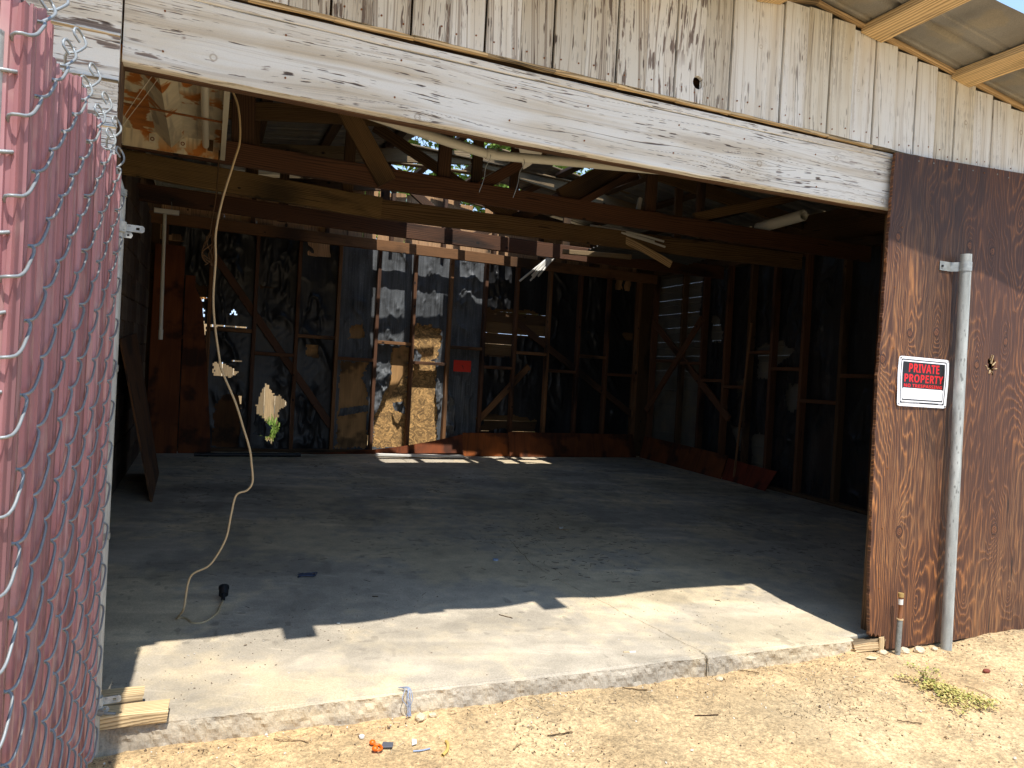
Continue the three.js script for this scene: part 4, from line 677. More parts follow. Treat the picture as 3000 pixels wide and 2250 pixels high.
    // knuckled top loop
    const yt = y0 + kN * per; for (const [u, h, n] of [[0.95, 0.0, 0.2], [0.7, 0.18, 0.9], [0.35, 0.36, 0.8], [0.15, 0.52, 0.3], [0.35, 0.60, -0.3], [0.5, 0.46, -0.4], [0.42, 0.34, 0.2]]) pts.push(at(s0 + u * p, yt + h * per, n * d));
    part('mesh_wire', tubeGeo(pts, 0.0029, pts.length * 3, 7), M.wire, t);
  }
  // return panel of the same fence, turning left at the hinge post
  const t2 = thing('fence_panel', 'faded red slatted fence panel at the extreme left edge', 'fence');
  const F2 = at(GE + 0.01, 0), D2 = V(-1, 0, 0.12).normalize();
  const Q2 = new THREE.Quaternion().setFromRotationMatrix(new THREE.Matrix4().makeBasis(D2.clone().negate(), UP, V(0, 0, 0).crossVectors(D2.clone().negate(), UP)));
  for (let i = 0; i < 6; i++) { const m = part('slat', slatShape(1.95, 0.1 * i), sm[(i + 1) % 3], t2); m.position.copy(F2).addScaledVector(D2, 0.045 + i * 0.082).setY(0.0); m.quaternion.copy(Q2); }
  for (let k = 0; k < 16; k++) { const y = -0.02 + k * per; part('mesh_wire', tubeGeo([F2.clone().addScaledVector(D2, 0.005).setY(y).add(V(0, 0, 0.004)), F2.clone().addScaledVector(D2, 0.03).setY(y - 0.006).add(V(0, 0, 0.018)), F2.clone().addScaledVector(D2, 0.25).setY(y - 0.02).add(V(0, 0, 0.016)), F2.clone().addScaledVector(D2, 0.5).setY(y - 0.05).add(V(0, 0, 0.016))], 0.0034, 20, 7), M.wire, t2); }
}
// ---------------------------------------------------------------- timber offcuts at the slab corner
soloBoard('timber_offcut', V(-0.12, 0.024, -0.004), V(0.228, 0.024, -0.008), 0.044, 0.09, M.raw, 'longer split timber offcut at the left corner of the slab edge', 'timber', { n: 10, rag: 0.006, ragEnd: 0.01 }, UP, 'timber offcuts by the gate');
soloBoard('timber_offcut', V(-0.10, 0.032, -0.098), V(0.146, 0.032, -0.104), 0.056, 0.088, M.raw, 'shorter split timber offcut behind the longer one by the gate', 'timber', { n: 8, rag: 0.006, ragEnd: 0.01 }, UP, 'timber offcuts by the gate');

// ---------------------------------------------------------------- hung fittings under the roof
function troffer(label, y, z0, z1, m, hang) {
  const t = thing('light_fixture', label, 'light fixture'), L = z0 - z1;
  const uvbox = (w, h, d, x, yy, z) => { const g = boxGeo(w, h, d, x, yy, z), P = g.attributes.position, T = g.attributes.uv, N = g.attributes.normal; for (let i = 0; i < P.count; i++) T.setXY(i, Math.abs(N.getX(i)) > 0.5 ? P.getY(i) + 0.2 : P.getX(i) + 0.25, Math.abs(N.getY(i)) > 0.5 || Math.abs(N.getX(i)) > 0.5 ? P.getZ(i) : P.getY(i)); return g; };
  const zc = (z0 + z1) / 2, W = 0.54, xc = 0.06;
  part('pan', uvbox(W, 0.004, L, xc, y + 0.085, zc), m, t, 'sheet metal pan streaked with rust');
  part('side', uvbox(0.004, 0.105, L, xc + W / 2, y + 0.035, zc), M.enamel, t); part('side', uvbox(0.004, 0.105, L, xc - W / 2, y + 0.035, zc), M.enamel, t);
  part('lip', uvbox(0.022, 0.004, L, xc + W / 2 - 0.012, y - 0.016, zc), M.enamel, t);
  part('end_plate', uvbox(W - 0.006, 0.105, 0.004, xc, y + 0.035, z1), m, t); part('end_plate', uvbox(W - 0.006, 0.105, 0.004, xc, y + 0.035, z0), m, t);
  const cov = new THREE.Shape([new THREE.Vector2(-0.075, 0.082), new THREE.Vector2(0.012, 0.006), new THREE.Vector2(0.075, 0.082)]), cg = new THREE.ExtrudeGeometry(cov, { depth: L - 0.03, bevelEnabled: false }); { const P = cg.attributes.position, T = cg.attributes.uv; for (let i = 0; i < P.count; i++) T.setXY(i, P.getX(i) + 0.3, P.getZ(i)); }
  const c = part('ballast_cover', cg, m, t); c.position.set(xc - 0.03, y, z1 + 0.015);
  const tb = part('tube', pipeGeo(V(xc + 0.165, y + 0.028, z0 - 0.06), V(xc + 0.165, y + 0.028, z1 + 0.13), 0.019, 20), M.tube, t, 'white fluorescent tube'); 
  part('tube_cap', pipeGeo(V(xc + 0.165, y + 0.028, z1 + 0.13), V(xc + 0.165, y + 0.028, z1 + 0.10), 0.018, 18), M.tube, tb);
  part('socket', noUV([boxGeo(0.03, 0.06, 0.02, xc + 0.19, y + 0.045, z1 + 0.05)]), M.dark, t);
  for (const x of [-0.12, 0.04]) { const cl = part('socket_clip', boxGeo(0.034, 0.05, 0.006, xc + x, y + 0.045, z1 + 0.008), M.enamel, t); part('clip_ring', (() => { const g = new THREE.TorusGeometry(0.009, 0.0028, 6, 16); g.translate(xc + x, y + 0.04, z1 + 0.013); return g; })(), M.rod, cl); }
  part('cross_rod', pipeGeo(V(xc - W / 2, y + 0.002, mix(z0, z1, 0.42)), V(xc + W / 2, y + 0.002, mix(z0, z1, 0.45)), 0.006, 8), M.rod, t);
  for (const [x, z] of [[xc - 0.2, mix(z0, z1, 0.3)], [xc + 0.22, mix(z0, z1, 0.3)], [xc - 0.2, mix(z0, z1, 0.8)], [xc + 0.22, mix(z0, z1, 0.8)]]) part('hanger', pipeGeo(V(x, y + 0.085, z), V(x, roofY(x, z) + 0.0, z), 0.003, 6), M.rod, t);
  return t;
}
troffer('rusted fluorescent light fixture hanging at the upper left of the opening', 2.42, -0.84, -2.07, M.rust);
troffer('second fluorescent light fixture resting above the pale tie beam', 2.755, -3.38, -4.60, M.galvD);
solo('hanging_string', noUV([tubeGeo([[0.03, 2.47, -0.95], [-0.03, 2.35, -0.93], [-0.10, 2.19, -0.9], [-0.12, 2.12, -0.9]], 0.0016, 20, 5), tubeGeo([[0.05, 2.47, -0.97], [0.0, 2.36, -0.94], [-0.08, 2.20, -0.9], [-0.12, 2.12, -0.9]], 0.0016, 20, 5)]), M.white, 'thin white strings looped below the rusted fixture', 'string');
solo('dangling_lead', noUV([tubeGeo([[0.30, 2.44, -2.0], [0.295, 2.2, -2.02], [0.28, 2.05, -2.02], [0.27, 1.92, -2.0]], 0.004, 24, 6), ...[0, 1, 2, 3, 4].map((i) => tubeGeo([[0.27, 1.95, -2.0], [0.27 + R(-0.03, 0.03), 1.9, -2.0 + R(-0.03, 0.03)], [0.27 + R(-0.05, 0.03), 1.85 - R(0, 0.05), -2.0 + R(-0.03, 0.03)], [0.27 + R(-0.02, 0.03), 1.80 - R(0, 0.05), -2.0]], 0.004, 14, 5))]), M.dark, 'frayed dark lead dangling from the rusted fixture', 'wire');
{
  const cp = [[0.33, 2.43], [0.368, 2.34], [0.382, 2.2], [0.363, 2.1], [0.322, 1.92], [0.302, 1.77], [0.307, 1.65], [0.305, 1.49], [0.316, 1.37], [0.342, 1.22], [0.356, 1.16], [0.419, 1.02], [0.457, 0.91], [0.49, 0.81], [0.502, 0.74], [0.51, 0.66], [0.488, 0.62], [0.444, 0.60], [0.427, 0.52], [0.411, 0.41], [0.376, 0.33], [0.34, 0.28], [0.28, 0.25], [0.262, 0.21], [0.255, 0.15], [0.248, 0.09]].map(([x, y], i) => [x, y, -0.86 - 0.0 * i]);
  const floor = [[0.222, 0.032, -0.93], [0.235, 0.030, -0.945], [0.262, 0.028, -0.925], [0.29, 0.026, -0.865], [0.34, 0.027, -0.87], [0.39, 0.031, -0.965], [0.402, 0.034, -1.03], [0.418, 0.038, -1.12]];
  const t = thing('extension_cord', 'tan flat cord hanging from the fixture down to the floor, with a black plug', 'cord');
  part('cable', tubeGeo([...cp, ...floor], 0.0050, 320, 8), M.cord, t);
  part('plug', noUV([pipeGeo(V(0.418, 0.045, -1.12), V(0.420, 0.072, -1.155), 0.010, 14), pipeGeo(V(0.420, 0.060, -1.145), V(0.421, 0.090, -1.178), 0.022, 24), pipeGeo(V(0.421, 0.083, -1.171), V(0.4213, 0.091, -1.180), 0.025, 24)]), M.black, t, 'round black plug');
}
solo('conduit_pipe', tubeGeo([[0.40, 2.285, -0.25], [0.79, 2.215, -0.25], [1.15, 2.16, -0.25], [1.33, 2.138, -0.25], [1.40, 2.138, -0.25], [1.8, 2.172, -0.25], [2.32, 2.215, -0.25], [2.9, 2.262, -0.25]], 0.020, 90, 16, false, 0.3), M.pvc, 'sagging grey plastic conduit hanging behind the header', 'conduit');
part('coupling', pipeGeo(V(1.338, 2.1378, -0.25), V(1.372, 2.1374, -0.25), 0.0235, 18), M.pvc, (() => { const t = thing('tie_wire', 'twisted thin tie wires hanging from the sagging conduit', 'wire'); for (const x of [1.345, 1.50]) part('wire', tubeGeo([[x, 2.17, -0.26], [x + 0.004, 2.12, -0.226], [x - 0.006, 2.08, -0.25], [x - 0.012, 2.03, -0.25], [x - 0.03, 1.97, -0.25]], 0.0014, 24, 5), M.galvD, t); return t; })());
{ // loose lamp-holder bracket caught behind the conduit
  const t = thing('lamp_bracket', 'broken white lamp bracket caught above the sagging conduit', 'bracket');
  const g = slabGeo([[0, 0.02], [0.17, 0.035], [0.19, 0.0], [0.16, -0.05], [0.10, -0.10], [0.06, -0.12], [0.03, -0.05]], 0.004, [[[0.07, -0.06], [0.11, -0.05], [0.10, -0.03], [0.075, -0.04]]]); const a = part('plate', g, M.white, t); a.position.set(1.99, 2.60, -1.5); a.rotation.set(0.5, 0.2, 0.1);
  const b = part('arm', slabGeo([[0, 0], [0.19, 0.01], [0.19, 0.03], [0, 0.03]], 0.02), M.white, t); b.position.set(1.98, 2.615, -1.52);
  part('hanger', pipeGeo(V(2.02, 2.63, -1.52), V(2.02, roofY(2.02, -1.52), -1.52), 0.003, 6), M.rod, t);
}
{
  const t = thing('floor_squeegee', 'white floor squeegee hung head up from the roof beam at the left', 'squeegee');
  part('head', noUV([slabGeo([[-0.10, -0.018], [0.10, -0.018], [0.10, 0.018], [-0.10, 0.018]], 0.03, [], 0.004).translate(-0.12, 2.545, -4.77)]), M.white, t);
  part('handle', pipeGeo(V(-0.135, 2.54, -4.77), V(-0.115, 1.40, -4.70), 0.016, 14), M.pvcW, t); part('handle_grip', pipeGeo(V(-0.115, 1.46, -4.704), V(-0.1145, 1.37, -4.70), 0.019, 14), M.pvcW, t);
  part('hook', tubeGeo([[-0.08, 2.56, -4.77], [-0.08, 2.60, -4.77], [-0.085, 2.64, -4.775]], 0.004, 8, 6), M.galvD, t);
}
// loose white battens stuck over the beams
{
  const G = 'loose white battens over the roof beams';
  [[3.98, 2.70, -5.02, 3.49, 2.29, -4.92, 0.022, 'leftmost thin white batten hanging below the third beam'], [4.0, 2.70, -5.03, 3.62, 2.31, -4.92, 0.02, 'second thin white batten hanging below the third beam'], [4.02, 2.70, -5.04, 3.72, 2.37, -4.93, 0.02, 'third thin white batten hanging below the third beam'], [3.96, 2.70, -5.0, 3.66, 2.36, -4.95, 0.05, 'short wide white batten among those hanging below the third beam']].forEach(([a, b, c, d, e, f, h, l]) => soloBoard('trim_batten', V(a, b, c), V(d, e, f), h, 0.012, M.white, l, 'batten', { n: 2 }, UP, G));
  [[3.62, 2.70, -3.56, 4.36, 2.605, -3.40, 0.020, 'highest thin white batten lying over the pale tie beam'], [3.62, 2.69, -3.56, 4.25, 2.585, -3.40, 0.020, 'middle thin white batten lying over the pale tie beam'], [3.66, 2.69, -3.56, 4.37, 2.55, -3.39, 0.020, 'lowest thin white batten lying over the pale tie beam'], [3.70, 2.685, -3.56, 4.43, 2.385, -3.36, 0.07, 'wide wooden slat drooping in front of the pale tie beam']].forEach(([a, b, c, d, e, f, h, l], i) => soloBoard('trim_batten', V(a, b, c), V(d, e, f), h, 0.012, i === 3 ? M.rawGrey : M.white, l, 'batten', { n: 6, warp: (x) => [0.02 * Math.sin(x * 3.6), 0] }, UP, G));
  soloBoard('trim_batten', V(3.62, 2.66, -2.72), V(3.66, 2.80, -2.75), 0.035, 0.03, M.white, 'short white offcut standing on the nearest tie beam', 'batten', {}, V(1, 0, 0), G);
  soloBoard('trim_batten', V(3.85, 2.62, -4.6), V(4.55, 2.60, -4.3), 0.05, 0.05, M.grey, 'grey timber slat angled beneath the loose corrugated sheet', 'batten', { n: 3 }, UP, G);
}
{ const S = new Soup(), n = 48; const P = (i, j) => { const z = mix(-4.25, -4.98, i / n), x = mix(4.25, 5.65, j / 6); return V(x, 2.745 - 0.02 * j / 6 - 0.05 * (i / n) + 0.011 * Math.cos(i / n * 6.283 * 9) - 0.03 * Math.sin(j), z); }; for (let i = 0; i < n; i++) for (let j = 0; j < 6; j++) S.quad(P(i, j), P(i + 1, j), P(i + 1, j + 1), P(i, j + 1), [P(i, j).x, P(i, j).z], [0, 0], [0, 0], [0, 0]); solo('corrugated_sheet', S.geo(), M.metalG, 'loose corrugated sheet lying on the roof beams at the right', 'metal sheet'); }
solo('cardboard_tube', pipeGeo(V(5.0, 2.745, -2.24), V(4.975, 2.72, -2.78), 0.050, 28, 0.043), M.pvcW, 'pale tube lying across the beams with its open end facing out', 'tube');

// ---------------------------------------------------------------- sheets and strips standing inside
{
  const quad = (name, m, P, th, label, cat, group) => { // four corners a b c d, given thickness along normal
    const n = V(0, 0, 0).crossVectors(P[1].clone().sub(P[0]), P[3].clone().sub(P[0])).normalize().multiplyScalar(th), S = new Soup(), B = P.map((q) => q.clone().sub(n)); const len = (a, b) => a.distanceTo(b);
    const w = len(P[0], P[1]), h = len(P[0], P[3]); S.quad(P[0], P[1], P[2], P[3], [0, 0], [w, 0], [w, h], [0, h]); S.quad(B[3], B[2], B[1], B[0], [0, h], [w, h], [w, 0], [0, 0]); for (let i = 0; i < 4; i++) { const k = (i + 1) % 4; S.quad(P[i], B[i], B[k], P[k], [0, 0], [0, th], [1, th], [1, 0]); }
    return solo(name, S.geo(), m, label, cat, group); };
  quad('plywood_sheet', M.darkPly, [V(-0.05, fl(-3.55), -3.55), V(-0.08, fl(-4.9), -4.9), V(-0.33, 1.42, -4.95), V(-0.335, 1.335, -3.70)], 0.014, 'dark stained plywood sheet leaning low against the block wall', 'plywood');
  quad('plywood_sheet', M.orangePly, [V(-0.30, 0.155, -6.19), V(0.02, 0.155, -6.19), V(0.0, 2.46, -6.29), V(-0.30, 2.46, -6.29)], 0.012, 'narrow orange brown plywood sheet standing in the back left corner', 'plywood');
  const s = slabGeo([[0.03, 0.157], [0.37, 0.157], [0.28, 1.2], [0.2, 1.86], [0.12, 2.02], [0.12, 2.14], [0.02, 2.14]], 0.012); { const T = s.attributes.uv, P = s.attributes.position; for (let i = 0; i < T.count; i++) T.setXY(i, P.getX(i) + 0.4, P.getY(i)); } s.rotateX(-0.02); s.translate(0, 0, -6.21); solo('plywood_sheet', s, M.orangePly, 'tapered orange brown plywood sheet beside the back left corner', 'plywood');
  const G = 'plywood strips along the foot of the walls';
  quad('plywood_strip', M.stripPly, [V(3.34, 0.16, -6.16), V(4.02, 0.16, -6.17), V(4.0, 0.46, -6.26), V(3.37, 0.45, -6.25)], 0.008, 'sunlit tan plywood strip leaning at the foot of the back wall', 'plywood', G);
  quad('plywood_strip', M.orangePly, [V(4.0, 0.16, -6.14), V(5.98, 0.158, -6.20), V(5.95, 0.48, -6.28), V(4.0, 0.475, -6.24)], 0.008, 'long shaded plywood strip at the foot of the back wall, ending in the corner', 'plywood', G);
  quad('plywood_strip', M.orangePly, [V(6.06, 0.158, -6.25), V(6.06, 0.11, -4.45), V(6.15, 0.40, -4.45), V(6.15, 0.46, -6.28)], 0.008, 'long plywood strip at the foot of the right wall', 'plywood', G);
  quad('plywood_strip', M.redStrip, [V(6.07, 0.112, -4.44), V(6.08, 0.103, -4.08), V(6.15, 0.34, -4.08), V(6.15, 0.37, -4.44)], 0.008, 'dark red strip following the long strip on the right wall', 'plywood', G);
  quad('plywood_strip', M.redStrip, [V(6.06, 0.103, -4.07), V(6.05, 0.095, -3.68), V(6.15, 0.32, -3.62), V(6.15, 0.34, -4.07)], 0.008, 'last dark red strip on the right wall, nearest the door', 'plywood', G);
  // warped strip that has sprung off
  const S = new Soup(); const W = (i) => { const q = i / 24, x = mix(0.9, 3.36, q), b = Math.max(0.17, 0.168 + 0.03 * q), t = 0.19 + 0.24 * Math.pow(q, 2.6); return [V(x, b, -6.13 + 0.03 * Math.sin(q * 5)), V(x, t, -6.13 + 0.03 * Math.sin(q * 5) - 0.09 * q + 0.12 * (1 - q))]; };
  for (let i = 0; i < 24; i++) { const [a, b] = W(i), [d, c] = W(i + 1), o = V(0, -0.004, -0.006); S.quad(a, d, c, b, [a.x, 0], [d.x, 0], [d.x, 0.2], [a.x, 0.2]); S.quad(b.clone().add(o), c.clone().add(o), d.clone().add(o), a.clone().add(o), [a.x, 0.2], [d.x, 0.2], [d.x, 0], [a.x, 0]); S.quad(b, c, c.clone().add(o), b.clone().add(o), [a.x, 0], [d.x, 0], [d.x, 0.01], [a.x, 0.01]); }
  solo('plywood_strip', S.geo(), texMat(tTanPly, 0.001, { color: 0xa06a48, side: THREE.DoubleSide }), 'warped plywood strip sprung off the back wall onto the floor', 'plywood', G);
  soloBoard('trim_board', V(2.20, 0.178, -6.06), V(3.30, 0.176, -5.98), 0.03, 0.07, M.white, 'pale trim board lying on the floor beneath the sunlit studs', 'board', { n: 6, rag: 0.004, ragEnd: 0.04 });
  solo('floor_pipe', pipeGeo(V(0.20, 0.172, -5.98), V(1.33, 0.172, -6.02), 0.022, 14), M.black, 'dark pipe lying on the floor along the back wall', 'pipe');
  soloBoard('batten_stick', V(6.10, fl(-4.2) + 0.02, -4.26), V(6.13, 1.99, -4.14), 0.03, 0.02, M.stud, 'pale loose stick leaning against the right wall studs', 'stick', { n: 3 }, V(0, 0, 1));
  const n = slabGeo([[-0.12, -0.074], [0.12, -0.074], [0.12, 0.074], [-0.12, 0.074]], 0.002); n.translate(3.362, 1.312, -6.392); const nt = thing('red_notice', 'bright red orange notice card fixed to the black plastic', 'notice'); part('card', n, M.redSign, nt); part('tear', slabGeo([[-0.01, 0.012], [0.012, 0.006], [0.02, -0.05], [0.008, -0.01]], 0.003).translate(3.36, 1.31, -6.391), M.black, nt);
}

// ---------------------------------------------------------------- yard behind the garage
{
  const t = thing('yard_fence', 'weathered grey board fence behind the garage', 'fence');
  for (let i = 0; i < 62; i++) { const x = -3 + i * 0.155; board('fence_board', V(x, 0.02, -9.0 + R(-0.006, 0.006)), V(x + R(-0.01, 0.01), 1.85 + R(-0.03, 0.03), -9.0), 0.148, 0.018, i % 3 ? M.grey : M.rawGrey, t, { n: 2, rag: 0.004 }, V(1, 0, 0)); }
  for (const y of [0.4, 1.5]) board('rail', V(-3.1, y, -9.04), V(6.6, y, -9.04), 0.09, 0.04, M.grey, t, {});
  const leafM = new THREE.MeshPhysicalMaterial({ color: 0x6f8a34, roughness: 0.8, side: THREE.DoubleSide }), leafB = new THREE.MeshPhysicalMaterial({ color: 0xa9783f, roughness: 0.9, side: THREE.DoubleSide });
  const blades = (n, fn, L, W) => { const S = new Soup(); for (let i = 0; i < n; i++) { const [b, d] = fn(i), s = V(0, 0, 0).crossVectors(d, V(R(-1, 1), R(-1, 1), R(-1, 1))).normalize().multiplyScalar(W * R(0.6, 1.2)), l = L * R(0.6, 1.3), m = b.clone().addScaledVector(d, l * 0.5), e = b.clone().addScaledVector(d, l).add(V(0, -l * 0.25, 0)); S.tri(b, m.clone().add(s), m.clone().sub(s), [0, 0], [0, 1], [1, 0]); S.tri(m.clone().add(s), e, m.clone().sub(s), [0, 0], [0, 1], [1, 0]); } return S.geo(); };
  const dir = () => V(R(-1, 1), R(-0.6, 1), R(-1, 1)).normalize();
  const tree = (x, z, h, r, label, m, dry) => {
    const o = thing('yard_tree', label, 'tree', 'trees behind the garage');
    part('trunk', tubeGeo([[x, 0, z], [x + 0.1, h * 0.35, z], [x - 0.05, h * 0.7, z + 0.1], [x, h * 0.95, z]], 0.13, 30, 10), M.brown, o);
    const cs = []; for (let i = 0; i < 46; i++) { const a = R(0, 6.28), q = Math.sqrt(rnd()) * r, y = h * R(0.30, 1.0); cs.push(V(x + q * Math.cos(a), y, z + q * Math.sin(a) * 0.8)); if (i < 12) part('limb', tubeGeo([[x, y * 0.75, z], [mix(x, cs[i].x, 0.6), y * 0.9, mix(z, cs[i].z, 0.6)], cs[i]], 0.03, 10, 5), M.brown, o); }
    part('crown', blades(15000, () => { const c = cs[(rnd() * cs.length) | 0], d = dir(); return [c.clone().addScaledVector(dir(), r * 0.38 * Math.cbrt(rnd())), d]; }, 0.24, 0.05), m, o);
    if (dry) part('dead_fronds', blades(2500, () => { const c = cs[(rnd() * 12) | 0]; return [c.clone().addScaledVector(dir(), r * 0.35 * Math.cbrt(rnd())), V(R(-0.4, 0.4), -1, R(-0.4, 0.4)).normalize()]; }, 0.3, 0.012), leafB, o);
  };
  tree(2.6, -12.2, 9.5, 2.3, 'leafy tree with hanging dead fronds seen through the roof hole', leafM, true);
  tree(6.2, -13.0, 9.2, 2.6, 'bushy green tree behind the back right of the garage', leafM, false);
  tree(-0.9, -12.6, 7.0, 2.2, 'dry brown tree behind the back left of the garage', leafB, true);
  for (const [x, z, l] of [[1.05, -8.6, 'green weeds in front of the yard fence, seen through the torn plastic'], [0.4, -8.7, 'green weeds left of the tear, by the yard fence'], [5.9, -8.5, 'green weeds behind the small hole near the back right corner']]) { const o = thing('weed_clump', l, 'weeds', 'weeds in the back yard'); const g = blades(260, () => [V(x + R(-0.35, 0.35), 0.06, z + R(-0.2, 0.2)), V(R(-0.5, 0.5), 1, R(-0.5, 0.5)).normalize()], x > 5 ? 1.6 : 0.45, 0.012); part('leaves', g, leafM, o); }
}

// ---------------------------------------------------------------- small things on the dirt and the floor
const gy = (x, z) => (z < 0.0 ? fl(z) : groundY(x, z) + 0.002);
function twig(x, z, L, a, m, label, r = 0.0022) { const n = 5, pts = []; for (let i = 0; i <= n; i++) { const q = i / n - 0.5; const px = x + Math.cos(a) * q * L + R(-0.02, 0.02) * L, pz = z + Math.sin(a) * q * L + R(-0.04, 0.04) * L; pts.push([px, gy(px, pz) + r + 0.002, pz]); } return solo('twig', tubeGeo(pts, r, 18, 5), m, label, 'twig', 'dry twigs lying about'); }
twig(1.71, -0.64, 0.075, 0.9, M.dark, 'small dark twig on the sunlit concrete'); twig(1.55, 0.30, 0.10, 0.1, M.dark, 'dark twig on the dirt in the centre foreground'); twig(2.18, 0.33, 0.10, 0.2, M.redD, 'thin twig on the dirt right of centre'); twig(1.36, 0.34, 0.05, -0.6, M.rawGrey, 'pale twig on the dirt near the curved pod'); twig(2.62, 0.06, 0.09, 0.8, M.brown, 'short brown twig below the slab crack'); twig(2.98, -0.62, 0.03, 0.3, M.dark, 'tiny dark chip on the sunlit corner of the slab'); twig(2.95, 0.62, 0.09, 0.7, M.dark, 'dark twig in the right foreground dirt');
twig(0.62, 0.10, 0.12, 0.5, M.rawGrey, 'pale straw near the left slab edge'); twig(2.02, 0.06, 0.10, 0.45, M.brown, 'brown twig against the slab edge left of the crack'); twig(3.5, 0.52, 0.11, 1.2, M.rawGrey, 'straw lying by the weed'); twig(1.15, -1.06, 0.03, 0.2, M.dark, 'small dark leaf stalk in the shaded floor'); twig(2.85, -2.29, 0.10, 0.5, M.rawGrey, 'pale splinter deep on the shaded floor', 0.003);
solo('cigarette_butt', (() => { const g = pipeGeo(V(2.09, 0.0055, -0.105), V(2.118, 0.0055, -0.10), 0.0042, 10); return g; })(), M.white, 'white and tan cigarette butt on the slab', 'cigarette butt');
solo('cigarette_filter', pipeGeo(V(2.062, 0.0055, -0.11), V(2.0895, 0.0055, -0.105), 0.0042, 10), M.cord, 'tan filter end of the cigarette on the slab', 'cigarette butt');
{
  const y = gy(0.88, 0.23) + 0.008, c = solo('orange_clip', noUV([tubeGeo([[0.874, y + 0.004, 0.252], [0.884, y, 0.263], [0.897, y, 0.258], [0.900, y, 0.245], [0.897, y, 0.232], [0.884, y, 0.226], [0.874, y + 0.004, 0.214]], 0.0042, 40, 8), new THREE.SphereGeometry(0.011, 14, 10).scale(1, 0.8, 1).translate(0.876, y + 0.003, 0.254), new THREE.SphereGeometry(0.011, 14, 10).scale(1, 0.8, 1).translate(0.876, y + 0.003, 0.212)]), M.orange, 'bright orange plastic clip lying on the dirt', 'clip');
  const s = slabGeo([[0, 0], [0.036, -0.006], [0.044, 0.016], [0.012, 0.026]], 0.003, [], 0.001); s.rotateX(-1.45); s.translate(0.90, y - 0.002, 0.245); solo('plastic_shard', s, mat({ color: 0x55565c, roughness: 0.6 }), 'grey plastic shard beside the orange clip', 'shard');
  solo('bottle_cap', pipeGeo(V(0.853, gy(0.853, 0.145) + 0.001, 0.145), V(0.853, gy(0.853, 0.145) + 0.008, 0.145), 0.0095, 16), M.white, 'small white cap on the dirt near the orange clip', 'cap');
  solo('paper_scrap', slabGeo([[0, 0], [0.018, 0.004], [0.020, 0.022], [0.006, 0.026]], 0.003).rotateX(-1.2).translate(1.005, gy(1.01, 0.24) + 0.006, 0.25), M.white, 'white paper scrap on the dirt beside the curved pod', 'paper');
  solo('foil_scrap', tubeGeo([[1.0, gy(1, 0.27) + 0.004, 0.285], [1.03, gy(1.03, 0.28) + 0.004, 0.288], [1.06, gy(1.06, 0.28) + 0.004, 0.282]], 0.003, 14, 5), M.bluegrey, 'blue grey foil twist on the dirt', 'foil');
  solo('seed_pod', (() => { const g = tubeGeo([[1.085, gy(1.085, 0.34) + 0.006, 0.345], [1.11, gy(1.11, 0.31) + 0.007, 0.318], [1.125, gy(1.12, 0.28) + 0.007, 0.278], [1.128, gy(1.128, 0.25) + 0.006, 0.25]], 0.0055, 24, 8); return g; })(), mat({ color: 0xc9a95c, roughness: 0.7 }), 'curved tan seed pod on the dirt', 'seed pod');
  // looped wire over the slab edge
  const w = thing('wire_bundle', 'looped blue grey wire hanging over the slab edge', 'wire');
  for (let i = 0; i < 6; i++) { const a = 1.04 + R(-0.014, 0.014); part('strand', tubeGeo([[a - 0.018, 0.012, 0.0 + R(-0.01, 0.01)], [a, 0.02, 0.028], [a + R(-0.016, 0.016), -0.01, 0.05], [a + R(-0.012, 0.012), -0.045, 0.052], [a + R(-0.006, 0.006), -0.075, 0.055]], 0.0015, 26, 5), M.bluegrey, w); }
  const w2 = thing('wire_bundle', 'tangled dark blue wire on the shaded floor left of centre', 'wire');
  for (let i = 0; i < 7; i++) { const p = []; for (let k = 0; k < 7; k++) p.push([0.85 + R(-0.05, 0.06), fl(-1.47) + 0.004 + R(0, 0.014), -1.47 + R(-0.035, 0.035)]); part('strand', tubeGeo(p, 0.0018, 40, 5), mat({ color: 0x3a4258, roughness: 0.5 }), w2); }
  solo('steel_washer', (() => { const g = new THREE.TorusGeometry(0.007, 0.0025, 8, 20); g.rotateX(1.571); g.translate(0.91, 0.021, -0.73); return g; })(), M.galv, 'small steel washer on the sunlit concrete', 'washer');
  solo('plastic_disc', pipeGeo(V(2.03, fl(-1.6), -1.6), V(2.03, fl(-1.6) + 0.008, -1.6), 0.018, 20), M.bluegrey, 'small round grey disc on the shaded floor', 'disc');
  solo('paper_scrap', slabGeo([[0, 0], [0.03, 0.006], [0.036, 0.022], [0.016, 0.012], [0.004, 0.024]], 0.003).rotateX(-1.1).translate(2.83, fl(-2.3) + 0.008, -2.3), M.white, 'white paper scrap on the shaded floor', 'paper');
  solo('brown_pebble', (() => { const g = new THREE.IcosahedronGeometry(0.017, 2); g.scale(1.2, 0.6, 0.8); g.translate(3.79, gy(3.79, 0.36) + 0.006, 0.36); return g; })(), mat({ color: 0x7a3a28, roughness: 0.8 }), 'reddish brown pebble right of the weed', 'pebble');
  const lf = slabGeo([[0, 0], [0.03, 0.012], [0.062, 0.006], [0.05, -0.01], [0.02, -0.012]], 0.0015); lf.rotateX(-1.4); lf.rotateY(-0.4); lf.translate(3.27, gy(3.3, 0.12) + 0.008, 0.12); solo('dry_leaf', lf, mat({ color: 0xcdbf96, roughness: 0.8 }), 'pale dry leaf on the dirt below the rotten board', 'leaf');
  // clods along the slab foot
  const CL = ['at the foot of the looped wire', 'right of the looped wire', 'below the slab crack', 'at the foot of the pipe stub', 'between the stub and the pole', 'at the foot of the pole', 'under the rotten board'];
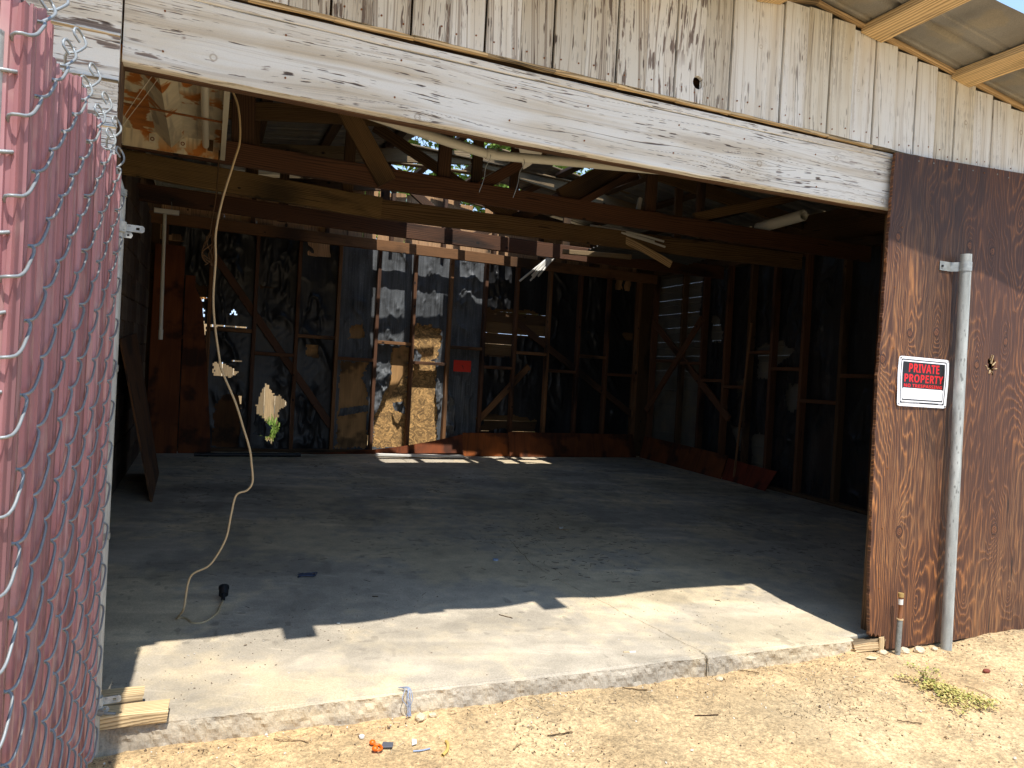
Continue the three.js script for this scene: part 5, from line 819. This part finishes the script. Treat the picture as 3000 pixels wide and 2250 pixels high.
  [[1.085, 0.075, 0.017], [1.13, 0.07, 0.012], [2.45, 0.07, 0.012], [3.60, 0.07, 0.020], [3.68, 0.09, 0.022], [3.79, 0.09, 0.014], [3.44, 0.075, 0.018]].forEach(([x, z, r], i) => { const g = new THREE.IcosahedronGeometry(r, 3), P = g.attributes.position; for (let k = 0; k < P.count; k++) { const s = 0.7 + 0.7 * fbm(P.getX(k) * 90 + i, P.getY(k) * 90 + P.getZ(k) * 70, 3); P.setXYZ(k, P.getX(k) * s * 1.2, P.getY(k) * s * 0.8, P.getZ(k) * s); } g.computeVertexNormals(); g.translate(x, gy(x, z) + r * 0.35, z); solo('rubble_lump', g, texMat(tConc, 0.002), 'crumbled concrete lump ' + CL[i], 'rubble', 'concrete crumbs along the wall foot'); });
}
{ // low weed with yellowing runners
  const t = thing('weed_plant', 'small yellow green weed sprawling on the dirt at the right', 'weed');
  const lm = [0x9aa04a, 0xb3a85a, 0xc2ae6a].map((c) => new THREE.MeshPhysicalMaterial({ color: c, roughness: 0.8, side: THREE.DoubleSide }));
  const S = [new Soup(), new Soup(), new Soup()], stems = [];
  const leaf = (k, p, d, L) => { const s = V(0, 0, 0).crossVectors(d, UP).normalize().multiplyScalar(L * 0.36), m = p.clone().addScaledVector(d, L * 0.5).add(V(0, L * 0.12, 0)), e = p.clone().addScaledVector(d, L); S[k].tri(p, m.clone().add(s), m.clone().sub(s), [0, 0], [0, 1], [1, 0]); S[k].tri(m.clone().add(s), e, m.clone().sub(s), [0, 0], [0, 1], [1, 0]); };
  const run = (x, z, a, L, up, k) => { const pts = []; for (let i = 0; i <= 5; i++) { const q = i / 5, px = x + Math.cos(a) * L * q + R(-0.01, 0.01), pz = z + Math.sin(a) * L * q + R(-0.01, 0.01); pts.push(V(px, gy(px, pz) + 0.006 + up * Math.sin(q * 2.2), pz)); } stems.push(tubeGeo(pts, 0.0014, 14, 4)); for (let i = 0; i < 60 * L / 0.2; i++) { const p = pts[(rnd() * 6) | 0].clone().add(V(R(-0.016, 0.016), R(0, 0.012), R(-0.016, 0.016))); leaf(rnd() < 0.6 ? k : (rnd() * 3) | 0, p, V(R(-1, 1), R(-0.1, 0.7), R(-1, 1)).normalize(), R(0.008, 0.017)); } };
  for (let i = 0; i < 7; i++) run(3.36, 0.37, R(0, 6.28), R(0.04, 0.08), 0.05, 0);
  for (let i = 0; i < 20; i++) run(3.33 + R(-0.06, 0.08), 0.52 + R(-0.10, 0.10), R(0, 6.28), R(0.08, 0.2), 0.006, 1 + (i % 2));
  for (let i = 0; i < 6; i++) run(3.36, 0.40, R(1.0, 2.2), R(0.15, 0.3), 0.004, 2);
  part('stems', noUV(stems), M.rawGrey, t); S.forEach((q, i) => part('leaves', q.geo(), lm[i], t));
}
{ // loose litter nobody could count: straw, chips and grit
  const mk = (name, g, m, n, fn, label) => { const im = new THREE.InstancedMesh(g, m, n); const o = new THREE.Object3D(), c = new THREE.Color(); for (let i = 0; i < n; i++) { fn(o, i, c); o.updateMatrix(); im.setMatrixAt(i, o.matrix); im.setColorAt(i, c); } im.name = name; im.castShadow = im.receiveShadow = true; im.userData = { kind: 'stuff', label, category: 'litter' }; scene.add(im); };
  const place = (o) => { // denser along the slab foot, the plywood foot and in patches
    for (let k = 0; k < 40; k++) { const x = R(-0.1, 5.0), z = R(0.03, 1.9); const d = 0.10 + 0.8 * Math.exp(-Math.abs(z - 0.08) / 0.06) + 0.9 * sst(0.52, 0.7, fbm(x * 2.6 + 9, z * 2.6, 3)); if (rnd() < d) { o.position.set(x, groundY(x, z) + 0.003, z); return; } } };
  const straw = new THREE.CylinderGeometry(0.0011, 0.0009, 1, 4); straw.rotateZ(Math.PI / 2);
  mk('straw_litter', straw, mat({ color: 0xffffff, roughness: 0.9 }), 3400, (o, i, c) => { place(o); { const q = rnd(); o.scale.set(0.006 + 0.034 * q * q, R(0.5, 1.2), R(0.5, 1.2)); } o.rotation.set(0, R(0, 6.28), R(-0.25, 0.25)); const k = rnd(); if (k < 0.55) c.setRGB(0.40, 0.30, 0.17); else if (k < 0.75) c.setRGB(0.14, 0.09, 0.055); else c.setRGB(0.55, 0.45, 0.3); }, 'scattered straw and twig bits over the dirt');
  const chip = new THREE.IcosahedronGeometry(1, 0);
  mk('grit_litter', chip, mat({ color: 0xffffff, roughness: 0.95 }), 4200, (o, i, c) => { place(o); const s = R(0.0012, 0.0038) * (rnd() < 0.05 ? 2 : 1); o.scale.set(s * R(0.8, 1.6), s * R(0.4, 0.9), s); o.rotation.set(R(0, 6), R(0, 6), R(0, 6)); const k = rnd(); if (k < 0.55) c.setRGB(0.36, 0.25, 0.13); else if (k < 0.85) c.setRGB(0.12, 0.08, 0.05); else c.setRGB(0.6, 0.55, 0.45); }, 'grit and small chips over the dirt');
  mk('floor_dirt', chip, mat({ color: 0xffffff, roughness: 0.95 }), 3000, (o, i, c) => { let x, z; for (let k = 0; k < 30; k++) { x = R(0, 6); z = -R(0.03, 1) * R(0.1, 6); const d = 0.15 + (x < 1.6 && z > -1.2 ? 0.6 : 0) + 1.2 * sst(0.56, 0.7, fbm(x * 1.6 + 30, z * 1.6, 3)); if (rnd() < d) break; } const s = R(0.0008, 0.0026) * (rnd() < 0.03 ? 2 : 1); o.position.set(x, fl(z) + s * 0.4, z); o.scale.set(s * R(0.8, 2.2), s * 0.6, s); o.rotation.set(0, R(0, 6), 0); const k = rnd(); if (k < 0.7) c.setRGB(0.20, 0.15, 0.10); else c.setRGB(0.5, 0.46, 0.4); }, 'dirt crumbs scattered on the concrete floor');
  mk('floor_straw', straw, mat({ color: 0xffffff, roughness: 0.95 }), 700, (o, i, c) => { let x, z; for (let k = 0; k < 30; k++) { x = R(0.1, 6); z = -R(0.95, 6); const d = 0.08 + (x > 3.5 && z > -1.6 ? 0.8 : 0) + 1.2 * sst(0.6, 0.72, fbm(x * 1.3 + 60, z * 1.3, 3)); if (rnd() < d) break; } o.position.set(x, fl(z) + 0.003, z); o.scale.set(R(0.015, 0.06), 1.2, 1.2); o.rotation.set(0, R(0, 6.28), 0); c.setRGB(0.09, 0.07, 0.05); }, 'dark straw bits on the concrete floor');
}
renderer.render(scene, camera);
